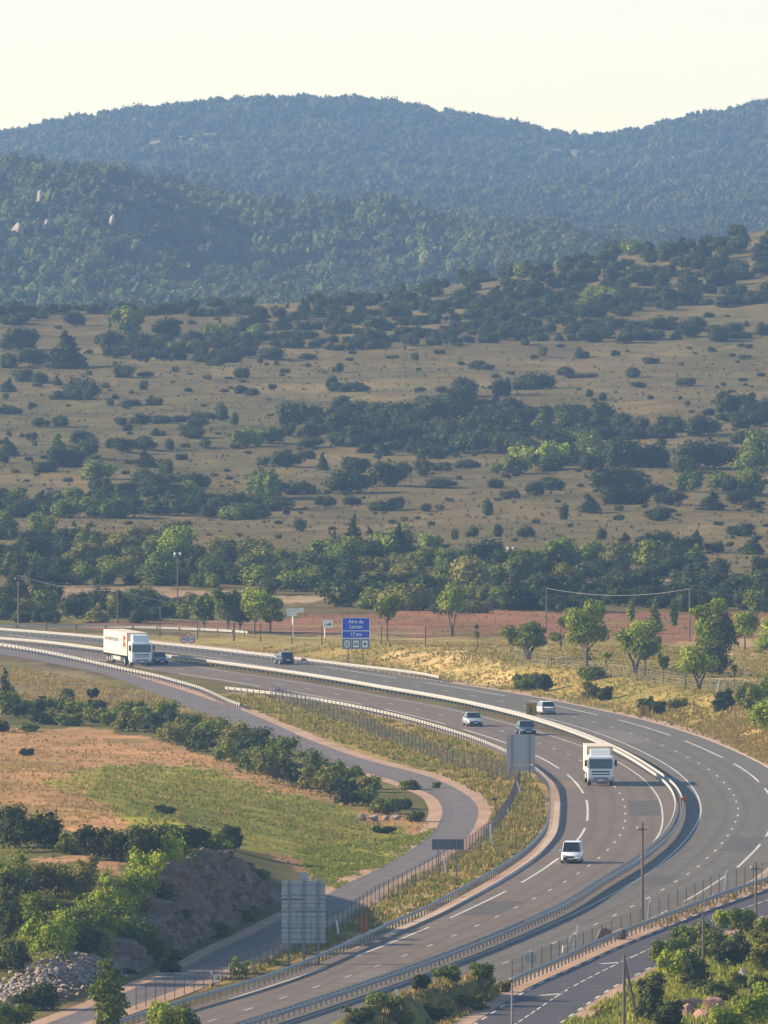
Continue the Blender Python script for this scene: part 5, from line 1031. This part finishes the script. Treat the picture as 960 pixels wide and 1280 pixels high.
# two round limit signs
for i, (px, t) in enumerate(((230.0, '90'), (239.5, '110'))):
    x, y, z = sign_at(px, 810.5); k = 1 / ppm(y); root = empty('speed_sign', (x, y, z), 0, ['left of the two round white signs with dark red rims beside the far carriageway', 'right of the two round white signs with dark red rims beside the far carriageway'][i], 'road sign', 'pair of round signs')
    zc = 11.5 * k; MB().cyl((0, 0, zc), 5 * k, .05, 'y', 24).build('rim', M['red'], root); MB().cyl((0, -.035, zc), 3.9 * k, .03, 'y', 24).build('disc', M['white'], root); text(t, .42 if i else .5, root, (0, -.06, zc), 'black', 'number'); MB().tube([(0, .06, 0), (0, .06, zc)], .05, 6).build('post', M['steel_d'], root)
# round sign back near lower road
x, y, z = sign_at(663.5, 1214); k = 1 / ppm(y); root = empty('round_sign', (x, y, z), 0, 'round blue-grey sign back on a post beside the lower road guard rail', 'road sign')
MB().cyl((0, .05, 17 * k), 7.6 * k, .04, 'y', 24).build('disc', M['signback'], root); MB().tube([(0, 0, -.2), (0, 0, 24.5 * k)], .06, 8).build('post', M['steel_d'], root); MB().box((0, -.02, 25 * k), (.22, .1, .12)).build('post_cap', M['white'], root)
# faded orange panels
def panel(px, py, w, h, label, gap=4):
    x, y = gnd(px, py); x, y = float(x), float(y); z = 0; k = 1 / ppm(y); root = empty('chevron_board', (x, y, z), 0, label, 'marker panel', 'faded orange panels by the far carriageway')
    MB().box((0, 0, (gap + h / 2) * k), (w * k, .06, h * k)).build('plate', M['yellowbrown'], root)
    a = MB(); a.box((-.1 * w * k, -.04, (gap + h * .62) * k), (.13 * w * k, .02, h * .42 * k), rot=Matrix.Rotation(R(-28), 3, 'Y')); a.box((-.1 * w * k, -.043, (gap + h * .34) * k), (.13 * w * k, .02, h * .42 * k), rot=Matrix.Rotation(R(28), 3, 'Y')); a.build('chevron', M['rust'], root)
    for dx in (-.3, .3): MB().box((dx * w * k, .06, (gap + h) * k / 2), (.07, .07, (gap + h) * k)).build('post', M['steel_d'], root)
panel(664.5, 898, 13, 15, 'faded orange panel with a dark chevron on the median left of the white car'); panel(805.5, 899, 12, 14, 'faded orange panel at the outer kerb of the far carriageway', 3)
# marker post, red post, orange box on the median
x, y, z = sign_at(819.5, 893); o = MB().box((0, 0, .3), (.10, .08, .6)).box((0, 0, .72), (.28, .12, .26)).build('marker_post', M['white']); o.location = (x, y, z); tag(o, 'small white marker post right of the outer orange panel', 'marker post')
x, y, z = sign_at(455, 1171); root = empty('red_post', (x, y, z), 0, 'red lattice marker leaning in the dry grass by the guard rail', 'marker post')
MB().box((-.17, 0, .85), (.13, .1, 1.7)).box((.17, 0, .85), (.13, .1, 1.7)).build('frame', M['orange'], root)
for zz in (.3, .75, 1.2, 1.6): MB().box((0, .0, zz), (.22, .06, .14)).build('crossbar', M['red'], root)
x, y = gnd(855, 1010); o = MB().box((0, 0, .80), (.62, .4, .34)).box((0, 0, 1.03), (.3, .3, .14)).box((-.2, 0, .32), (.08, .08, .64)).box((.2, 0, .32), (.08, .08, .64)).build('hazard_marker', M['orange']); o.location = (float(x), float(y), 0); tag(o, 'orange marker sitting on the median guard rail at the bend', 'marker')
for (px, py, l) in ((703, 1191, 'small white stake beside the leaning struts'), (651, 858, 'white stake at the kerb above the far carriageway, left of the hedge')):
    x, y, z = sign_at(px, py); o = MB().tube([(0, 0, -.1), (.1, 0, .55)], .07, 6).build('stake', M['white']); o.location = (x, y, z); tag(o, l, 'stake')
# ------------------------------------------------------------------ vehicles (local +x = forward)
def wheel(root, x, y, r, w, rim=True):
    o = MB().cyl((0, 0, 0), r, w, 'y', 20).build('wheel', M['tyre'], root); o.location = (x, y, r)
    h = MB().cyl((0, (w / 2 + .005) * (1 if y > 0 else -1), 0), r * .6, .02, 'y', 16).build('rim', M['rim'], o)
def loft(secs):                              # secs: list of (x, [(y,z)...] half section from bottom centre side up) mirrored
    mb = MB(); rings = []
    for (x, hs) in secs:
        ring = [(x, y, z) for (y, z) in hs] + [(x, -y, z) for (y, z) in reversed(hs)]; rings.append(ring)
    n = len(rings[0]); b0 = 0
    for rg in rings: mb.v += rg
    for i in range(len(rings) - 1):
        for j in range(n): mb.f.append((i * n + j, i * n + (j + 1) % n, (i + 1) * n + (j + 1) % n, (i + 1) * n + j)); mb.m.append(0)
    mb.f.append(tuple(range(n))); mb.m.append(0); mb.f.append(tuple((len(rings) - 1) * n + j for j in range(n))[::-1]); mb.m.append(0); return mb
def car(px, py, heading, L, W, Hh, kind, mat, label, front_view=True, rear=False):
    """px,py: ground contact under the bumper that faces the camera"""
    x, y = gnd(px, py); d = np.array([math.cos(heading), math.sin(heading)]); s = -1 if front_view else 1; c = np.array([float(x), float(y)]) + d * s * L / 2
    root = empty('van' if kind == 'van' else 'car', (c[0], c[1], .02), heading, label, 'van' if kind == 'van' else 'car', 'cars and vans on the motorway'); hl, hw = L / 2, W / 2
    belt = Hh * (.62 if kind != 'van' else .56); hood = belt * .93 if kind != 'estate' else belt * .95
    def sec(x, w, zt, zb=.2): return (x, [(w * .85, zb), (w, zb + .15), (w, zt * .72), (w * .97, zt * .92), (w * .82, zt)])
    nose = .82
    S_ = [sec(-hl, hw * .86, belt * .86, .35), sec(-hl + .12, hw * .95, belt * .97), sec(-hl + .5, hw, belt), sec(0, hw, belt), sec(hl - 1.15, hw, belt * .99), sec(hl - .45, hw * .96, hood * .9), sec(hl - .08, hw * .88, hood * .76, .25), sec(hl, hw * .8, hood * .62, .3)]
    b = loft(S_).build('body', M[mat], root, sm=False)
    for p in b.data.polygons: p.use_smooth = True
    # cabin: lower and upper rectangles
    xf = hl - (1.15 if kind != 'van' else .95); xr = -hl + (.16 if kind != 'saloon' else .75); rf = xf - (.85 if kind != 'van' else .6); rr_ = xr + (.4 if kind != 'van' else .12); zt = Hh; bw = hw * .93; tw = hw * (.76 if kind != 'van' else .84)
    cabn = MB(); P = [(xr, -bw, belt - .04), (xf, -bw, belt - .04), (xf, bw, belt - .04), (xr, bw, belt - .04), (rr_, -tw, zt), (rf, -tw, zt), (rf, tw, zt), (rr_, tw, zt)]; cabn.v = P; cabn.f = [(0, 3, 2, 1), (4, 5, 6, 7), (0, 1, 5, 4), (1, 2, 6, 5), (2, 3, 7, 6), (3, 0, 4, 7)]; cabn.m = [0] * 6
    cabn.build('cabin', M[mat], root, bevel=.06)
    def pane(name, a, b_, c_, d_, ins=.1, out=.015):
        q4 = [Vector(v) for v in (a, b_, c_, d_)]; m = sum(q4, Vector()) / 4; n_ = (q4[1] - q4[0]).cross(q4[2] - q4[0]).normalized(); n_ = n_ if n_.dot(m - Vector((0, 0, belt))) > 0 else -n_
        mb = MB(); q5 = [v + (m - v) * ins + n_ * out for v in q4]; q6 = [v - n_ * .04 for v in q5]; mb.v = [tuple(v) for v in q5 + q6]; mb.f = [(0, 1, 2, 3), (7, 6, 5, 4), (0, 4, 5, 1), (1, 5, 6, 2), (2, 6, 7, 3), (3, 7, 4, 0)]; mb.m = [0] * 6; mb.build(name, M['glass'], root)
    pane('windscreen', P[1], P[2], P[6], P[5], .09); pane('rear_window', P[0], P[3], P[7], P[4], .14)
    for s_, i_ in ((-1, (0, 1, 5, 4)), (1, (3, 2, 6, 7))):
        a, b_, c_, d_ = [Vector(P[i]) for i in i_]
        if kind == 'van': pane('side_window', a.lerp(b_, .62), b_, c_, d_.lerp(c_, .58), .14)
        else: pane('side_window', a, a.lerp(b_, .5), d_.lerp(c_, .5), d_, .13); pane('side_window', a.lerp(b_, .5), b_, c_, d_.lerp(c_, .5), .13)
        MB().box((xf - .18, s_ * (hw + .09), belt + .08), (.12, .18, .13)).build('door_mirror', M[mat], root)
        for xx in (-hl + .8, hl - .85): wheel(root, xx, s_ * (hw - .10), .31, .2)
        MB().box((hl - .08, s_ * hw * .62, hood * .70), (.12, .34, .15)).build('headlight', M['lamp'], root); MB().box((-hl + .03, s_ * hw * .74, belt * .80), (.10, .22, .24)).build('tail_light', M['tail'], root)
    MB().box((hl - .01, 0, .36), (.07, W * .62, .2)).build('air_intake', M['black'], root); MB().box((hl + .035, 0, .42), (.02, .52, .11)).build('number_plate', M['plate'], root)
    MB().box((-hl - .01, 0, .56), (.04, .52, .11)).build('number_plate', M['plate'], root); MB().box((0, 0, .2), (L - 1.0, W - .3, .16)).build('underbody', M['black'], root)
    MB().box((hl + .01, 0, hood * .66), (.05, W * .38, .09)).build('grille', M['black'], root)
    return root
def head_L(px, py): x, y = gnd(px, py); t = tang(Lc)[near_i(Lc, x, y)]; return math.atan2(t[1], t[0])
def head_R(px, py): x, y = gnd(px, py); t = tang(Rc)[near_i(Rc, x, y)]; return math.atan2(-t[1], -t[0])
car(713, 1080, head_L(713, 1076), 4.1, 1.75, 1.82, 'van', 'car_white', 'white small van coming down the near carriageway below the lorry')
car(594.5, 908.5, head_L(594, 908), 4.2, 1.72, 1.46, 'saloon', 'car_silver', 'silver car at the head of the pair above the square sign back')
car(661, 919.5, head_L(661, 918), 4.3, 1.74, 1.45, 'saloon', 'car_dark', 'dark car with shining side just above the square sign back')
car(686, 893.5, head_R(686, 892), 4.3, 1.75, 1.42, 'estate', 'car_white', 'white car driving away beside the faded orange panel', False)
car(360, 831, head_R(360, 830), 4.1, 1.72, 1.5, 'estate', 'car_dark', 'dark car with red tail lights driving away left of the blue sign', False)
car(203, 831, head_L(203, 830), 4.2, 1.74, 1.45, 'saloon', 'car_teal', 'blue car half hidden behind the cream lorry')
def truck(px, py, heading, boxL, label, boxmat, logo=False, artic=False, cabm='car_white'):
    x, y = gnd(px, py); d = np.array([math.cos(heading), math.sin(heading)]); root = empty('lorry', (float(x), float(y), .02), heading, label, 'lorry', 'lorries on the near carriageway')
    # origin under the front bumper, vehicle extends to -x
    cabL, W = 2.1, 2.48; gap = .55 if artic else .25; bx0 = -(cabL + gap); hb = 3.95 if artic else 3.75; zb = 1.15
    prof = [(0, .42), (0, 1.55), (-.12, 2.75), (-.34, 2.9), (-cabL, 2.95), (-cabL, .9), (-1.9, .55), (-.9, .5)]
    MB().prism(prof, -W / 2, W / 2).build('cab', M[cabm], root, bevel=.07)
    MB().prism([(-.45, 2.86), (-.95, 3.5 if not artic else 3.7), (-cabL + .2, 3.55 if not artic else 3.78), (-cabL + .2, 2.9)], -W * .4, W * .4).build('wind_deflector', M[cabm], root, bevel=.05)
    ws = MB(); ws.prism([(.03, 1.68), (-.065, 2.62), (-.10, 2.62), (-.01, 1.68)], -W * .45, W * .45).build('windscreen', M['glass'], root)
    MB().box((-.02, 0, 1.38), (.07, W * .72, .14)).build('grille', M['black'], root); MB().box((-.02, 0, 1.12), (.07, W * .72, .10)).build('grille', M['black'], root)
    MB().box((.0, 0, .62), (.16, W, .46)).build('bumper', M['steel_d'], root, bevel=.03); MB().box((.1, 0, .55), (.02, .55, .13)).build('number_plate', M['plate'], root)
    for s in (-1, 1):
        MB().box((.06, s * W * .38, .72), (.08, .38, .2)).build('headlight', M['lamp'], root); MB().prism([(-.35, 1.75), (-1.35, 1.75), (-1.35, 2.55), (-.55, 2.55)], s * (W / 2 + .005), s * (W / 2 + .02)).build('side_window', M['glass'], root)
        m = MB().box((-.15, s * (W / 2 + .24), 2.2), (.14, .22, .62)).build('mirror', M['black'], root); MB().box((-.15, s * (W / 2 + .1), 2.45), (.05, .2, .05)).build('mirror_arm', M['black'], m)
    MB().box(((bx0 - boxL + 0) / 2 - .6, 0, .9), (boxL + cabL - .8, .9, .28)).build('chassis', M['black'], root)
    cb = MB().box((bx0 - boxL / 2, 0, (hb + zb) / 2), (boxL, W + .04, hb - zb)).build('cargo_box', M[boxmat], root, bevel=.03)
    tr = MB()
    for s in (-1, 1):
        for zz in (zb + .05, hb - .05): tr.box((bx0 - boxL / 2, s * (W / 2 + .025), zz), (boxL + .04, .04, .1))
        for xx in (bx0 - .04, bx0 - boxL + .04): tr.box((xx, s * (W / 2 + .03), (hb + zb) / 2), (.1, .04, hb - zb))
    tr.build('frame', M['steel'] if artic else M['white'], root)
    if artic:
        st = MB(); stp = int(boxL / 1.1)
        for i in range(stp): st.box((bx0 - .6 - i * 1.1, -(W / 2 + .035), zb + .25), (.06, .02, .5))
        st.build('tarpaulin_strap', M['steel'], root)
    if logo:
        g = MB(); rr = np.random.default_rng(3); xx = bx0 - boxL + .9
        while xx < bx0 - 4.6:
            w = rr.uniform(.3, .5); g.box((xx, -(W / 2 + .035), 2.95), (w, .02, rr.uniform(.35, .6))); xx += w + .12
        g.build('lettering', M['steel_d'], root)
        g = MB(); 
        for (a, b, w, h, an) in ((-3.2, 3.2, .35, 1.0, 20), (-2.6, 3.0, .3, 1.3, -15), (-2.1, 3.3, .5, .3, 0), (-2.9, 2.5, .9, .25, 30), (-2.2, 2.3, .25, .9, 10), (-3.3, 2.4, .25, .6, -25)): g.box((bx0 + a + 1.2, -(W / 2 + .04 + .002 * h), b), (w, .02, h), rot=Matrix.Rotation(R(an), 3, 'Y'))
        g.build('emblem', M['red'], root)
    ax = [-1.35, bx0 - (1.6 if artic else boxL - 1.9)] + ([bx0 - boxL + 2.0, bx0 - boxL + 3.3, bx0 - boxL + 4.6] if artic else [])
    for a in ax:
        for s in (-1, 1): wheel(root, a, s * (W / 2 - .17), .49, .32)
    for s in (-1, 1): MB().box((bx0 - boxL / 2, s * (W / 2 - .05), .72), (boxL * .4, .04, .45)).build('side_guard', M['steel'], root)
    MB().box((bx0 - boxL - .04, 0, 1.0), (.08, W, .16)).build('rear_bumper', M['black'], root)
    return root
truck(751, 982.5, head_L(751, 975) , 7.2, 'white box lorry coming towards the camera at the bend', 'cream')
truck(177.5, 833, head_L(180, 832) , 13.4, 'long cream tarpaulin lorry with faded lettering and a red emblem', 'cream', True, True)
# ------------------------------------------------------------------ haze
hz = MB().box((0, 4650, 105), (5200, 10300, 216)).build('haze', newmat('haze')); tag(hz, 'blue summer haze filling the valley', 'haze', kind='stuff')
nt = hz.data.materials[0].node_tree; nt.nodes.clear(); out = nt.nodes.new('ShaderNodeOutputMaterial'); v = nt.nodes.new('ShaderNodeVolumePrincipled')
v.inputs['Color'].default_value = (.35, .58, 1.0, 1); v.inputs['Density'].default_value = .000070; v.inputs['Anisotropy'].default_value = .25
nt.links.new(v.outputs[0], out.inputs['Volume'])
# ------------------------------------------------------------------ light
SUN_EL, SUN_AZ = R(24), R(172)               # azimuth measured from +x towards +y: the sun stands left, slightly beyond
sd = Vector((math.cos(SUN_EL) * math.cos(SUN_AZ), math.cos(SUN_EL) * math.sin(SUN_AZ), math.sin(SUN_EL)))
sun = bpy.data.lights.new('sun', 'SUN'); sun.energy = 4.35; sun.angle = R(.5); sun.color = (1, .81, .56); so = bpy.data.objects.new('sun', sun); COL.objects.link(so); so.rotation_euler = sd.to_track_quat('Z', 'Y').to_euler()
w = bpy.data.worlds.new('World'); sc.world = w; w.use_nodes = True; nt = w.node_tree; bg = nt.nodes['Background']; sky = nt.nodes.new('ShaderNodeTexSky'); sky.sky_type = 'NISHITA'; sky.sun_disc = False
sky.sun_elevation = SUN_EL; sky.sun_rotation = math.pi / 2 - SUN_AZ; sky.air_density = 1.25; sky.dust_density = .3; sky.altitude = 2000
nt.links.new(sky.outputs[0], bg.inputs[0]); bg.inputs[1].default_value = .084
sc.view_settings.view_transform = 'Standard'; sc.view_settings.look = 'None'; sc.view_settings.exposure = 1.32; sc.view_settings.gamma = 1
sc.cycles.max_bounces = 5; sc.cycles.diffuse_bounces = 2; sc.cycles.transmission_bounces = 2; sc.cycles.volume_bounces = 1; sc.cycles.use_denoising = True
sc.render.film_transparent = False
